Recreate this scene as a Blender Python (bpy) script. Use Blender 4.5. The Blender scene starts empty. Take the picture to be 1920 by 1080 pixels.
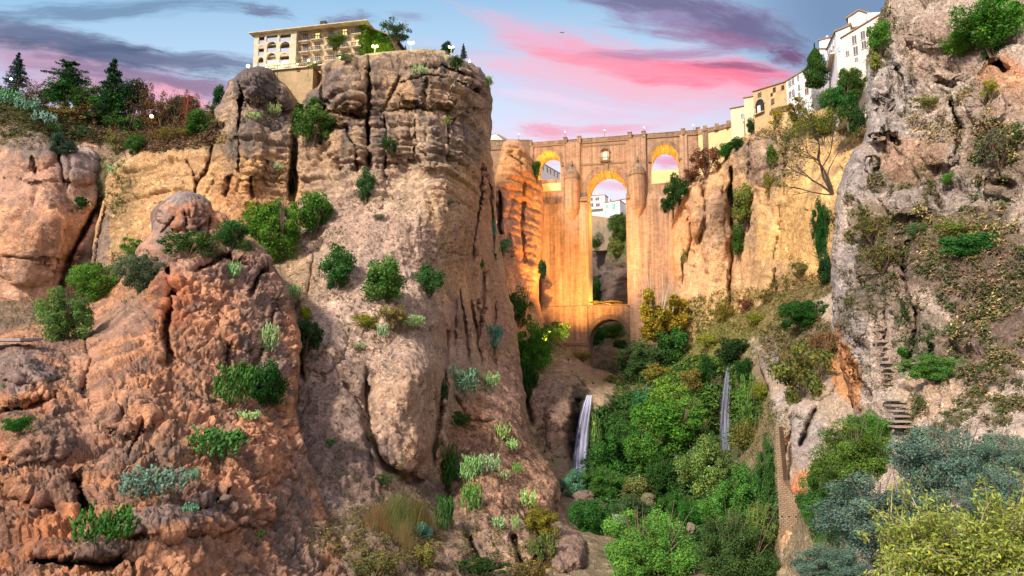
import bpy, math, random
import numpy as np
from mathutils import Vector, Matrix
random.seed(7)
RNG = np.random.default_rng(11)
SC = bpy.context.scene
COL = SC.collection
F = 1280.0                      # focal length in photo pixels (24 mm on 36 mm)
TILT = math.radians(7.0)
CT, ST = math.cos(TILT), math.sin(TILT)

# ------------------------------------------------------------------ camera, sky, sun, exposure
cd = bpy.data.cameras.new('camera'); cam = bpy.data.objects.new('camera', cd); COL.objects.link(cam)
cd.sensor_width = 36.0; cd.lens = 24.0; cd.clip_start = 0.5; cd.clip_end = 20000
cam.location = (0, 0, 0); cam.rotation_euler = (math.radians(90) + TILT, 0, 0)
SC.camera = cam
SC.view_settings.view_transform = 'Standard'; SC.view_settings.look = 'None'
SC.view_settings.gamma = 1.0; SC.view_settings.exposure = 0.85
SC.cycles.max_bounces = 5; SC.cycles.diffuse_bounces = 3; SC.cycles.transparent_max_bounces = 12

def srgb(r, g, b):
    f = lambda c: (c/255/12.92) if c/255 <= 0.04045 else ((c/255+0.055)/1.055)**2.4
    return (f(r), f(g), f(b))

class NT:
    """small helper round a node tree"""
    def __init__(s, nt): s.nt = nt; s.n = nt.nodes; s.l = nt.links
    def new(s, t, **kw):
        n = s.n.new(t)
        for k, v in kw.items(): setattr(n, k, v)
        return n
    def put(s, sock, v):
        if hasattr(v, 'is_output') or isinstance(v, bpy.types.NodeSocket): s.l.new(v, sock)
        else: sock.default_value = v
    def math(s, op, a, b=None, c=None, clamp=False):
        n = s.new('ShaderNodeMath', operation=op); n.use_clamp = clamp
        s.put(n.inputs[0], a)
        if b is not None: s.put(n.inputs[1], b)
        if c is not None: s.put(n.inputs[2], c)
        return n.outputs[0]
    def mix(s, f, a, b, mode='MIX'):
        n = s.new('ShaderNodeMix', data_type='RGBA', blend_type=mode)
        s.put(n.inputs[0], f)
        s.put(n.inputs[6], a if not isinstance(a, tuple) else (*a[:3], 1))
        s.put(n.inputs[7], b if not isinstance(b, tuple) else (*b[:3], 1))
        return n.outputs[2]
    def noise(s, vec, scale, detail=4, rough=0.55, dist=0.0):
        n = s.new('ShaderNodeTexNoise'); s.put(n.inputs['Vector'], vec)
        n.inputs['Scale'].default_value = scale; n.inputs['Detail'].default_value = detail
        n.inputs['Roughness'].default_value = rough; n.inputs['Distortion'].default_value = dist
        return n.outputs['Fac']
    def mapping(s, vec, loc=(0,0,0), rot=(0,0,0), sc=(1,1,1), t='POINT'):
        n = s.new('ShaderNodeMapping', vector_type=t); s.put(n.inputs[0], vec)
        n.inputs['Location'].default_value = loc; n.inputs['Rotation'].default_value = rot; n.inputs['Scale'].default_value = sc
        return n.outputs[0]
    def ramp(s, f, lo, hi):
        n = s.new('ShaderNodeMapRange'); n.interpolation_type = 'SMOOTHSTEP'; s.put(n.inputs[0], f)
        n.inputs[1].default_value = lo; n.inputs[2].default_value = hi
        return n.outputs[0]

SUN_AZ = math.radians(-40)      # low sun behind the camera, from its left side
SUN_EL = math.radians(38)
def make_world():
    w = bpy.data.worlds.new('World'); SC.world = w; w.use_nodes = True
    t = NT(w.node_tree); t.n.clear()
    out = t.new('ShaderNodeOutputWorld'); bg = t.new('ShaderNodeBackground')
    tc = t.new('ShaderNodeTexCoord'); d = tc.outputs['Generated']
    sep = t.new('ShaderNodeSeparateXYZ'); t.l.new(d, sep.inputs[0]); X, Y, Z = sep.outputs
    yy = t.math('MAXIMUM', Y, 0.05)
    a = t.math('DIVIDE', X, yy); b = t.math('DIVIDE', Z, yy)       # azimuth and elevation tangents of the view direction
    cmb = t.new('ShaderNodeCombineXYZ'); t.l.new(a, cmb.inputs[0]); t.l.new(b, cmb.inputs[1]); ab = cmb.outputs[0]
    def AB(px, py):
        cx = (px-960)/F; cy = (540-py)/F
        y = CT - cy*ST
        return cx/y, (ST + cy*CT)/y
    # clear dusk sky, brighter and pinker low down
    c = t.mix(t.ramp(b, 0.25, 0.50), srgb(240, 232, 245), srgb(190, 218, 242))
    c = t.mix(t.ramp(b, 0.42, 0.70), c, srgb(122, 176, 212))
    right = t.math('MULTIPLY', t.ramp(a, 0.25, 0.50), t.ramp(b, 0.30, 0.55))
    c = t.mix(right, c, srgb(120, 145, 178))
    # wind-drawn noise
    wv = t.new('ShaderNodeTexNoise'); t.put(wv.inputs['Vector'], t.mapping(ab, sc=(1, 2.2, 1))); wv.inputs['Scale'].default_value = 2.6; wv.inputs['Detail'].default_value = 4
    off = t.new('ShaderNodeVectorMath', operation='SUBTRACT'); t.l.new(wv.outputs['Color'], off.inputs[0]); off.inputs[1].default_value = (0.5, 0.5, 0.5)
    sc_ = t.new('ShaderNodeVectorMath', operation='MULTIPLY'); t.l.new(off.outputs[0], sc_.inputs[0]); sc_.inputs[1].default_value = (0.24, 0.09, 0)
    ad = t.new('ShaderNodeVectorMath', operation='ADD'); t.l.new(ab, ad.inputs[0]); t.l.new(sc_.outputs[0], ad.inputs[1])
    wab = ad.outputs[0]
    hi = t.math('MULTIPLY', t.math('SUBTRACT', t.noise(t.mapping(ab, sc=(1, 2.6, 1)), 13.0, 9, 0.7), 0.5), 0.75)
    def cloud(c, px, py, rx, ry, deg, col, k=1.0, seed=0, wisp=0.85):
        u, v = AB(px, py)
        m = t.mapping(wab, loc=(u, v, 0), rot=(0, 0, math.radians(deg)), sc=(rx/F, ry/F, 1), t='TEXTURE')
        g = t.new('ShaderNodeTexGradient', gradient_type='SPHERICAL'); t.l.new(m, g.inputs[0])
        st = t.mapping(wab, loc=(seed*3.1, seed*1.7, seed), rot=(0, 0, math.radians(deg)), sc=(rx/F, ry/F*0.9, 1), t='TEXTURE')
        n = t.noise(st, 3.0, 9, 0.68, 0.25)
        f = t.math('ADD', g.outputs['Fac'], t.math('MULTIPLY', t.math('SUBTRACT', n, 0.5), wisp*1.6))
        f = t.math('ADD', f, hi)
        f = t.math('MULTIPLY', t.ramp(f, 0.05, 0.85), t.ramp(g.outputs['Fac'], 0.0, 0.34))
        return t.mix(t.math('MULTIPLY', f, k), c, col)
    L = [
     # left: slate bank with mauve and pink below it
     (260, 200, 380, 60, -6, srgb(226, 196, 224), .7), (250, 165, 420, 75, -12, srgb(205, 165, 195), .9), (330, 200, 330, 26, -10, srgb(240, 175, 195), .8), (90, 95, 300, 55, -18, srgb(190, 145, 170), .8),
     (190, 88, 330, 30, -10, srgb(84, 94, 122), 1.0), (60, 42, 220, 26, -12, srgb(100, 112, 142), .9), (400, 112, 260, 15, -4, srgb(108, 114, 142), .85), (280, 140, 260, 18, -6, srgb(130, 112, 142), .7),
     (400, 158, 200, 18, -6, srgb(150, 118, 146), .8), (200, 8, 360, 16, 0, srgb(95, 120, 150), .7),
     (492, 14, 60, 13, -4, srgb(110, 115, 145), .85), (632, 18, 60, 13, 3, srgb(125, 120, 150), .8), (740, 16, 50, 8, -4, srgb(145, 150, 180), .6),
     (370, 178, 110, 16, -12, srgb(255, 178, 196), .9), (820, 85, 150, 10, -3, srgb(170, 195, 225), .5),
     # right: pink fan with purple top
     (1150, 150, 420, 90, -6, srgb(240, 190, 212), .6), (1120, 260, 260, 40, -2, srgb(244, 205, 222), .6), (1180, 110, 330, 40, -14, srgb(250, 165, 185), .85), (1010, 60, 220, 16, -22, srgb(235, 180, 205), .7),
     (1180, 150, 330, 34, -9, srgb(248, 185, 200), .8), (1290, 22, 250, 44, -10, srgb(150, 125, 165), .85), (1390, 44, 170, 38, -14, srgb(104, 98, 134), .85),
     (1200, 8, 150, 14, -4, srgb(112, 108, 142), .9), (1330, 62, 170, 15, -8, srgb(160, 98, 138), .7), (1490, 95, 60, 20, -4, srgb(120, 76, 115), .95),
     (1240, 92, 200, 14, 5, srgb(168, 122, 160), .7), (1340, 128, 230, 26, -2, srgb(252, 112, 140), .9), (1150, 112, 260, 16, -10, srgb(255, 150, 170), .9),
     (1320, 150, 160, 12, -3, srgb(255, 130, 155), .9), (1370, 118, 120, 9, -4, srgb(150, 84, 120), .8), (1400, 172, 120, 14, -14, srgb(250, 180, 198), .7),
     (1010, 247, 70, 12, -6, srgb(244, 165, 185), .9), (1120, 240, 110, 12, 4, srgb(244, 170, 190), .8), (1240, 300, 70, 10, -4, srgb(236, 160, 185), .9), (1150, 345, 70, 8, -3, srgb(240, 180, 200), .7),
     (1040, 190, 160, 12, -4, srgb(240, 215, 232), .6), (985, 300, 90, 8, -4, srgb(244, 170, 190), .6),
    ]
    for i, (px, py, rx, ry, dg, col, k) in enumerate(L):
        c = cloud(c, px, py, rx*1.3, ry*1.65, -dg if False else dg, col, k, i+1)
    c = t.mix(1.0, c, (0.57, 0.575, 0.59), 'MULTIPLY')
    # the half of the sky behind the camera: broad soft glow of the sunset
    back = t.ramp(Y, 0.15, -0.6)
    c = t.mix(back, c, (0.74, 0.64, 0.64))
    # below the horizon: dull earth
    c = t.mix(t.ramp(Z, -0.02, -0.12), c, (0.10, 0.075, 0.055))
    nish = t.new('ShaderNodeTexSky'); nish.sky_type = 'NISHITA'; nish.sun_disc = False
    nish.sun_elevation = SUN_EL; nish.sun_rotation = math.pi + SUN_AZ
    nsc = t.mix(1.0, nish.outputs[0], (0.006, 0.006, 0.006), 'MULTIPLY')
    fin = t.mix(1.0, c, nsc, 'ADD')
    t.l.new(fin, bg.inputs[0]); bg.inputs[1].default_value = 1.0
    t.l.new(bg.outputs[0], out.inputs[0])
    w.cycles.sampling_method = 'MANUAL'; w.cycles.sample_map_resolution = 512
make_world()

sd = bpy.data.lights.new('sun', 'SUN'); sd.energy = 4.0; sd.angle = math.radians(7); sd.color = (1.0, 0.87, 0.71)
sun = bpy.data.objects.new('sun', sd); COL.objects.link(sun)
_sdir = Vector((math.sin(SUN_AZ)*math.cos(SUN_EL), -math.cos(SUN_AZ)*math.cos(SUN_EL), math.sin(SUN_EL)))   # towards the sun
sun.rotation_euler = _sdir.to_track_quat('Z', 'Y').to_euler()

# ------------------------------------------------------------------ helpers
def P(px, py, Y):
    """the point at depth Y (metres) seen at pixel px, py of the photograph"""
    cx = (px-960)/F; cy = (540-py)/F
    y = CT - cy*ST
    return Vector((cx/y*Y, Y, (ST + cy*CT)/y*Y))
def Parr(px, py, Y):
    cx = (px-960)/F; cy = (540-py)/F; y = CT - cy*ST
    return np.stack([cx/y*Y, Y, (ST+cy*CT)/y*Y], -1)

_perm = np.random.default_rng(5).permutation(256).astype(np.int64); _perm = np.concatenate([_perm, _perm, _perm])
_g = np.random.default_rng(6).normal(size=(256, 3)); _g /= np.linalg.norm(_g, axis=1)[:, None]
def pnoise(p):
    i = np.floor(p).astype(np.int64); f = p-i; i &= 255
    u = f*f*f*(f*(f*6-15)+10)
    r = 0
    for dx in (0, 1):
        wx = u[..., 0] if dx else 1-u[..., 0]
        for dy in (0, 1):
            wy = u[..., 1] if dy else 1-u[..., 1]
            for dz in (0, 1):
                wz = u[..., 2] if dz else 1-u[..., 2]
                h = _perm[_perm[_perm[(i[..., 0]+dx) & 255]+((i[..., 1]+dy) & 255)]+((i[..., 2]+dz) & 255)]
                g = _g[h]
                r = r + wx*wy*wz*(g[..., 0]*(f[..., 0]-dx)+g[..., 1]*(f[..., 1]-dy)+g[..., 2]*(f[..., 2]-dz))
    return r*1.6
def fbm(p, oct=5, gain=0.5, ridge=False):
    s = 0; a = 1.0; q = p.copy()
    for k in range(oct):
        n = pnoise(q)
        s = s + a*((1-2*np.abs(n)) if ridge else n)
        a *= gain; q = q*2.03+17.3
    return s

def mesh_obj(name, verts, faces, mat=None, parent=None, smooth=False, attrs=None, loc=None):
    """faces: array (n,k) or list of tuples; attrs: {name: (type, array per vertex)}"""
    me = bpy.data.meshes.new(name)
    v = np.asarray(verts, dtype=np.float32)
    if isinstance(faces, np.ndarray):
        nf, k = faces.shape
        me.vertices.add(len(v)); me.vertices.foreach_set('co', v.ravel())
        me.loops.add(nf*k); me.loops.foreach_set('vertex_index', faces.astype(np.int32).ravel())
        me.polygons.add(nf); me.polygons.foreach_set('loop_start', np.arange(0, nf*k, k, dtype=np.int32))
        me.polygons.foreach_set('loop_total', np.full(nf, k, dtype=np.int32))
        me.update(calc_edges=True)
    else:
        me.from_pydata([tuple(x) for x in v], [], faces); me.update()
    if attrs:
        for k_, arr in attrs.items():
            if arr.ndim == 2:
                at = me.attributes.new(k_, 'FLOAT_COLOR', 'POINT')
                at.data.foreach_set('color', np.concatenate([arr, np.ones((len(arr), 1))], 1).astype(np.float32).ravel())
            else:
                at = me.attributes.new(k_, 'FLOAT', 'POINT'); at.data.foreach_set('value', arr.astype(np.float32))
    if smooth: me.polygons.foreach_set('use_smooth', np.ones(len(me.polygons), dtype=bool))
    if mat: me.materials.append(mat)
    o = bpy.data.objects.new(name, me); COL.objects.link(o)
    if parent is not None: o.parent = parent
    if loc is not None: o.location = loc
    return o
def empty(name, loc=(0, 0, 0), rz=0):
    o = bpy.data.objects.new(name, None); COL.objects.link(o); o.location = loc; o.rotation_euler = (0, 0, rz); o.empty_display_size = 0.5
    return o
def tag(o, label=None, cat=None, group=None, kind=None):
    if label: o['label'] = label
    if cat: o['category'] = cat
    if group: o['group'] = group
    if kind: o['kind'] = kind
    elif cat: o['kind'] = 'thing'
    return o

class MB:
    """collects boxes, prisms and tubes into one mesh"""
    def __init__(s): s.v = []; s.f = []
    def add(s, vs, fs):
        b = len(s.v); s.v += [tuple(x) for x in vs]; s.f += [tuple(i+b for i in f) for f in fs]; return s
    def box(s, x0, x1, y0, y1, z0, z1):
        return s.add([(x0,y0,z0),(x1,y0,z0),(x1,y1,z0),(x0,y1,z0),(x0,y0,z1),(x1,y0,z1),(x1,y1,z1),(x0,y1,z1)],
                     [(0,3,2,1),(4,5,6,7),(0,1,5,4),(1,2,6,5),(2,3,7,6),(3,0,4,7)])
    def tube(s, pts, rad, n=6, cap=True):
        rings = []
        b = len(s.v)
        pts = [Vector(p) for p in pts]
        for i, p in enumerate(pts):
            d = (pts[min(i+1, len(pts)-1)]-pts[max(i-1, 0)])
            if d.length < 1e-9: d = Vector((0, 0, 1))
            d.normalize()
            a = d.orthogonal().normalized(); c = d.cross(a)
            r = rad[i] if isinstance(rad, (list, tuple)) else rad
            for k in range(n):
                t = 2*math.pi*k/n
                s.v.append(tuple(p+(a*math.cos(t)+c*math.sin(t))*r))
        for i in range(len(pts)-1):
            for k in range(n):
                k2 = (k+1) % n
                s.f.append((b+i*n+k, b+i*n+k2, b+(i+1)*n+k2, b+(i+1)*n+k))
        if cap:
            s.f.append(tuple(b+k for k in range(n))[::-1]); s.f.append(tuple(b+(len(pts)-1)*n+k for k in range(n)))
        return s
    def lathe(s, prof, n=16, c=(0, 0), a0=0, a1=2*math.pi):
        """prof: (r, z) list"""
        b = len(s.v); full = abs(a1-a0-2*math.pi) < 1e-6
        m = n if full else n+1
        for r, z in prof:
            for k in range(m):
                t = a0+(a1-a0)*k/n
                s.v.append((c[0]+r*math.cos(t), c[1]+r*math.sin(t), z))
        for i in range(len(prof)-1):
            for k in range(n):
                k2 = (k+1) % m
                s.f.append((b+i*m+k, b+i*m+k2, b+(i+1)*m+k2, b+(i+1)*m+k))
        return s
    def ball(s, c, r, n=10, sz=1.0):
        prof = [(max(r*math.sin(math.pi*i/n), 1e-4), c[2]-r*sz*math.cos(math.pi*i/n)) for i in range(n+1)]
        return s.lathe(prof, n+2, (c[0], c[1]))
    def prism(s, poly, y0, y1):
        """poly in x,z (counter-clockwise seen from -y), extruded from y0 to y1"""
        n = len(poly); 
        vs = [(x, y0, z) for x, z in poly]+[(x, y1, z) for x, z in poly]
        fs = [tuple(range(n)), tuple(range(2*n-1, n-1, -1))]+[(i, i+n, (i+1) % n+n, (i+1) % n) for i in range(n)]
        return s.add(vs, fs)
    def build(s, name, mat, parent=None, smooth=False, loc=None):
        o = mesh_obj(name, np.array(s.v), s.f, mat, parent, smooth, loc=loc)
        return o

# ------------------------------------------------------------------ materials
def material(name):
    m = bpy.data.materials.new(name); m.use_nodes = True
    t = NT(m.node_tree); bs = t.n['Principled BSDF']
    bs.inputs['Specular IOR Level'].default_value = 0.15; bs.inputs['Roughness'].default_value = 0.9
    return m, t, bs
def plain(name, col, rough=0.85, var=0.15, scale=1.5, bump=0.0, metal=0.0, emit=None, es=0):
    m, t, bs = material(name)
    g = t.new('ShaderNodeNewGeometry').outputs['Position']
    n = t.noise(g, scale, 6, 0.65)
    k = t.math('MULTIPLY_ADD', n, var*2.6, 1-var*1.3)
    cm = t.new('ShaderNodeVectorMath', operation='SCALE'); cm.inputs[0].default_value = col; t.l.new(k, cm.inputs['Scale'])
    t.l.new(cm.outputs[0], bs.inputs['Base Color']); bs.inputs['Roughness'].default_value = rough; bs.inputs['Metallic'].default_value = metal
    if bump:
        b = t.new('ShaderNodeBump'); b.inputs['Distance'].default_value = bump; b.inputs['Strength'].default_value = 1
        t.l.new(n, b.inputs['Height']); t.l.new(b.outputs[0], bs.inputs['Normal'])
    if emit: bs.inputs['Emission Color'].default_value = (*emit, 1); bs.inputs['Emission Strength'].default_value = es
    return m
def rock_mat(name, s=1.0, bump=0.5, pits=0.5, var=0.55, fleck=0.5, speck=0.5):
    """rock whose colour zones come from the mesh, with grain, lichen, pale scars and pits; s = size of grain in metres"""
    m, t, bs = material(name)
    at = t.new('ShaderNodeAttribute', attribute_name='zone'); base = at.outputs['Color']
    g = t.new('ShaderNodeNewGeometry').outputs['Position']
    n1 = t.noise(g, 0.5/s, 7, 0.7, 0.2)
    n2 = t.noise(g, 2.4/s, 4, 0.7)
    k = t.math('ADD', t.math('MULTIPLY', t.math('SUBTRACT', n1, 0.5), var*2.4), t.math('MULTIPLY', t.math('SUBTRACT', n2, 0.5), var*2.6))
    k = t.math('MAXIMUM', t.math('ADD', k, 1.0), 0.3)
    vo = t.new('ShaderNodeTexVoronoi'); t.put(vo.inputs['Vector'], g); vo.inputs['Scale'].default_value = 1.1/s
    pit = t.ramp(vo.outputs['Distance'], 0.10, 0.34)
    pn = t.ramp(n1, 0.42, 0.60)
    pitk = t.math('SUBTRACT', 1.0, t.math('MULTIPLY', t.math('MULTIPLY', t.math('SUBTRACT', 1.0, pit), pn), pits))
    sc = t.new('ShaderNodeVectorMath', operation='SCALE'); t.l.new(base, sc.inputs[0]); t.l.new(t.math('MULTIPLY', k, pitk), sc.inputs['Scale'])
    n3 = t.noise(g, 1.3/s, 5, 0.75)
    fl = t.ramp(n3, 0.55, 0.68)                 # pale broken rock
    c = t.mix(t.math('MULTIPLY', fl, fleck), sc.outputs[0], t.mix(0.55, t.mix(1.0, sc.outputs[0], (1.5, 1.5, 1.5), 'MULTIPLY'), (0.62, 0.54, 0.52)))
    dk = t.ramp(n3, 0.44, 0.33)                 # dark lichen and dead scrub
    c = t.mix(t.math('MULTIPLY', dk, speck), c, (0.075, 0.062, 0.055))
    t.l.new(c, bs.inputs['Base Color'])
    h = t.math('ADD', t.math('MULTIPLY', n1, 1.0), t.math('MULTIPLY', n2, 0.6))
    h = t.math('ADD', h, t.math('MULTIPLY', pit, t.math('MULTIPLY', pn, 0.5*pits)))
    b = t.new('ShaderNodeBump'); b.inputs['Distance'].default_value = bump*s; b.inputs['Strength'].default_value = 1.0
    t.l.new(h, b.inputs['Height']); t.l.new(b.outputs[0], bs.inputs['Normal'])
    return m
# ------------------------------------------------------------------ cliffs, slopes and gorge: real relief with depth
def tps(ctrl, lam=1e-3):
    c = np.array(ctrl, float); xy = c[:, :2]/400.0; n = len(c)
    d = np.linalg.norm(xy[:, None]-xy[None], axis=2)
    K = np.where(d > 0, d*d*np.log(d+1e-12), 0)+lam*np.eye(n)
    A = np.zeros((n+3, n+3)); A[:n, :n] = K; A[:n, n] = 1; A[:n, n+1:] = xy; A[n, :n] = 1; A[n+1:, :n] = xy.T
    s = np.linalg.solve(A, np.concatenate([c[:, 2], [0, 0, 0]]))
    lo, hi = c[:, 2].min()*0.93, c[:, 2].max()*1.07
    def f(x, y):
        q = np.stack([x, y], -1)/400.0; out = s[n]+s[n+1]*q[..., 0]+s[n+2]*q[..., 1]
        for i in range(n):
            r2 = ((q-xy[i])**2).sum(-1)
            out = out+s[i]*0.5*r2*np.log(r2+1e-12)
        return np.clip(out, lo, hi)
    return f
def seg_dist(x, y, pts, closed=False):
    """distance to a polyline and the position along it (0..1)"""
    pts = [tuple(p[:2]) for p in pts]
    if closed: pts = pts+[pts[0]]
    best = np.full(x.shape, 1e9); bx = np.zeros_like(x); by = np.zeros_like(y); bt = np.zeros_like(x)
    n = len(pts)-1
    for i in range(n):
        (x0, y0), (x1, y1) = pts[i], pts[i+1]
        dx, dy = x1-x0, y1-y0; L = dx*dx+dy*dy+1e-9
        t = np.clip(((x-x0)*dx+(y-y0)*dy)/L, 0, 1)
        qx, qy = x0+t*dx, y0+t*dy
        d = (x-qx)**2+(y-qy)**2
        m = d < best
        best = np.where(m, d, best); bx = np.where(m, qx, bx); by = np.where(m, qy, by); bt = np.where(m, (i+t)/n, bt)
    return np.sqrt(best), bx, by, bt
def inside(x, y, pts):
    c = np.zeros(x.shape, bool); n = len(pts); j = n-1
    for i in range(n):
        xi, yi = pts[i]; xj, yj = pts[j]
        if yi != yj:
            m = ((yi > y) != (yj > y)) & (x < (xj-xi)*(y-yi)/(yj-yi)+xi)
            c ^= m
        j = i
    return c
def rough_outline(pts, amp, seed):
    r = np.random.default_rng(seed); out = []
    n = len(pts)
    for i in range(n):
        a = np.array(pts[i], float); b = np.array(pts[(i+1) % n], float); L = np.linalg.norm(b-a)
        k = max(1, int(L/7))
        nv = np.array([-(b-a)[1], (b-a)[0]])/(L+1e-9)
        off = 0.0
        for j in range(k):
            t = j/k
            w = math.sin(math.pi*t)**0.5 if j else 0.0
            off = 0.55*off+r.normal()*amp*0.6
            out.append(tuple(a+(b-a)*t+nv*off*w+(r.normal(size=2)*amp*0.25 if j == 0 else 0)))
    return out
MASSES = []
def strata(z, P3, per, w=0.35, step=1.0, warp=1.0):
    """beds of uneven thickness: each steps in or out, with a thin eroded line between"""
    zz = z+warp*pnoise(P3*np.array([0.02, 0.02, 0.03])+7)*2.0+0.35*pnoise(P3*0.13)+0.12*pnoise(P3*0.5)
    q = zz/per+0.55*pnoise(np.stack([zz*0.4/per, zz*0+3.3, zz*0], -1))
    fl = np.floor(q+0.5); e = np.abs(q-fl)*per
    g = -np.exp(-(e/w)**2)*(0.35+0.9*np.clip(pnoise(np.stack([fl*3.3, P3[..., 0]*0.06, P3[..., 1]*0.03], -1))+0.3, 0, 1))
    a = pnoise(np.stack([np.floor(q+0.5)*7.7+np.sign(q-fl)*1.9, P3[..., 0]*0.035, P3[..., 2]*0], -1))
    return g*0.8+step*a
def cracks(P3, f=(0.10, 0.10, 0.014), w=0.05, off=0):
    c = np.abs(pnoise(P3*np.array(f)+off)+0.25*pnoise(P3*0.3+off)*0.3)
    return -np.exp(-(c/w)**2)
def facets(p, seed=0):
    """angular blocks: every cell of a scattered-point partition has its own tilted face"""
    i = np.floor(p).astype(np.int64); best = np.full(p.shape[:-1], 1e9); b2 = best.copy(); h = np.zeros(p.shape[:-1])
    for dx in (-1, 0, 1):
        for dy in (-1, 0, 1):
            for dz in (-1, 0, 1):
                c = i+np.array([dx, dy, dz])
                k = _perm[_perm[_perm[(c[..., 0]+seed) & 255]+(c[..., 1] & 255)]+(c[..., 2] & 255)]
                cp = c+0.5+_g[k]*0.55
                v = p-cp; d = (v*v).sum(-1)
                m = d < best
                b2 = np.where(m, best, np.minimum(b2, d))
                hh = (v*_g[(k*7+13) & 255]).sum(-1)*0.9+_g[(k*3+5) & 255][..., 0]*0.45
                h = np.where(m, hh, h); best = np.where(m, d, best)
    return h-0.25*np.exp(-((np.sqrt(b2)-np.sqrt(best))/0.06)**2)
def mass(name, outline, ctrl, mat, step=2.5, grooves=(), bulges=(), rnd=(18, 8), edge=2.0, disp=None, zones=None, base=(0.3, 0.22, 0.15), seed=1, back=18.0, kind='structure', nojag=False, bright=(1.18, 1.15, 1.14), flat=False, stain=None):
    pts = outline if nojag else rough_outline(outline, edge, seed)
    xs0, ys0 = min(p[0] for p in pts), min(p[1] for p in pts); xs1, ys1 = max(p[0] for p in pts), max(p[1] for p in pts)
    gx = np.arange(xs0-step, xs1+2*step, step); gy = np.arange(ys0-step, ys1+2*step, step)
    X, Yp = np.meshgrid(gx, gy)
    ins = inside(X, Yp, pts)
    d, bx, by, _ = seg_dist(X, Yp, pts, True)
    # cells that touch the inside; outside corners move on to the outline
    cell = ins[:-1, :-1] | ins[1:, :-1] | ins[:-1, 1:] | ins[1:, 1:]
    near = (~ins) & (d < 3*step)
    X = np.where(near, bx, X); Yp = np.where(near, by, Yp); d = np.where(near, 0, d)
    D = tps(ctrl)(X, Yp)
    w, R = rnd
    u = np.clip(d/w, 0, 1)
    D = D+R*(1-np.sqrt(np.clip(1-(1-u)**2, 0, 1)))
    wx = 4*pnoise(np.stack([X/22, Yp/22, X*0+seed], -1)); wy = 4*pnoise(np.stack([X/22, Yp/22, X*0+seed+9], -1))
    for g in grooves:
        line, gw, gd = g[0], g[1], g[2]
        dd, _, _, tt = seg_dist(X+wx*0.8, Yp+wy*0.8, line)
        fade = np.clip(np.minimum(tt, 1-tt)*(8 if len(g) < 4 else 16)+0.05, 0, 1)
        wd = gw*(0.7+0.5*pnoise(np.stack([X/30, Yp/30, X*0+gw], -1)))
        D = D+gd*fade*np.exp(-(dd/np.maximum(wd, 1.2))**2)
    for (cx, cy, rx, ry, amp) in bulges:
        r2 = ((X+wx-cx)/rx)**2+((Yp+wy-cy)/ry)**2
        D = D-amp*np.sqrt(np.clip(1-r2, 0, 1))
    P3 = Parr(X, Yp, D)
    # normals of the smooth form
    du = np.gradient(P3, axis=1); dv = np.gradient(P3, axis=0)
    N = np.cross(du, dv); N /= np.linalg.norm(N, axis=-1, keepdims=True)+1e-9
    flip = (N*P3).sum(-1) > 0
    N = np.where(flip[..., None], -N, N)
    if disp is not None:
        k = disp(P3, X, Yp, N, D)
        k = k*np.clip(d/6.0, 0.25, 1)
        V_ = P3/np.linalg.norm(P3, axis=-1, keepdims=True)
        k = k*np.clip(np.abs((N*V_).sum(-1))*2.1, 0.26, 1)      # calmer where the rock turns edge-on, so ledges stay clean
        # never let relief on a face that turns away run wild
        P3 = P3+N*k[..., None]
    else: k = X*0
    # colour zones (what the rock is made of)
    C = np.ones(P3.shape)*np.array(base)
    nz = fbm(P3*0.06+seed, 4); nz2 = fbm(P3*0.35+seed, 3)
    for z in (zones or []):
        cx, cy, rx, ry, rot, col, s = z
        a = math.radians(rot); ca, sa = math.cos(a), math.sin(a)
        ux = (X-cx)*ca+(Yp-cy)*sa; uy = -(X-cx)*sa+(Yp-cy)*ca
        r = np.sqrt((ux/rx)**2+(uy/ry)**2)+nz*0.36+nz2*0.26
        m = np.clip((1.1-r)/0.34, 0, 1); m = m*m*(3-2*m)*s
        C = C+(np.array(col)-C)*m[..., None]
    # bed-to-bed and patch-to-patch tone
    C = C*(1+0.22*nz[..., None]+0.14*nz2[..., None])
    if stain is not None:       # grey water stains and lichen running down the face
        s_ = fbm(P3*np.array([.26, .26, .035])+seed*3, 4, .6); s2 = fbm(P3*.5+seed, 3, .6)
        m = smooth01(s_+.35*s2, .02, .42)*stain(P3, X, Yp)
        C = C+(np.array((.105, .09, .09))-C)*m[..., None]
        m = smooth01(-s_+.3*s2, .12, .5)*.45
        C = C*(1+.5*m[..., None]*np.array([1, .95, .85]))
    C = np.clip(C*bright, 0.02, 0.8)
    used = np.zeros(X.shape, bool)
    used[:-1, :-1] |= cell; used[1:, :-1] |= cell; used[:-1, 1:] |= cell; used[1:, 1:] |= cell
    idx = -np.ones(X.shape, int); idx[used] = np.arange(used.sum())
    V = P3[used]; CC = C[used]
    a, b, c_, e = idx[:-1, :-1][cell], idx[:-1, 1:][cell], idx[1:, 1:][cell], idx[1:, :-1][cell]
    Fq = np.stack([a, e, c_, b], 1)
    # rim: extrude back, away from the face, so that the mass has a side and a back edge
    E = {}
    ed = np.concatenate([Fq[:, [0, 1]], Fq[:, [1, 2]], Fq[:, [2, 3]], Fq[:, [3, 0]]])
    key = np.sort(ed, 1); kk = key[:, 0]*(len(V)+1)+key[:, 1]
    _, first, cnt = np.unique(kk, return_index=True, return_counts=True)
    be = ed[first[cnt == 1]]
    bv = np.unique(be); mp = -np.ones(len(V), int); mp[bv] = np.arange(len(bv))
    cen = V[bv].mean(0)
    B = V[bv].copy(); dirn = B/np.linalg.norm(B, axis=1)[:, None]
    B1 = B+dirn*back*0.25+(cen-B)*0.012; B2 = B+dirn*back+(cen-B)*0.03; B2[:, 2] -= 1.0
    n0 = len(V)
    V = np.concatenate([V, B1, B2]); CC = np.concatenate([CC, CC[bv], CC[bv]])
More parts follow.
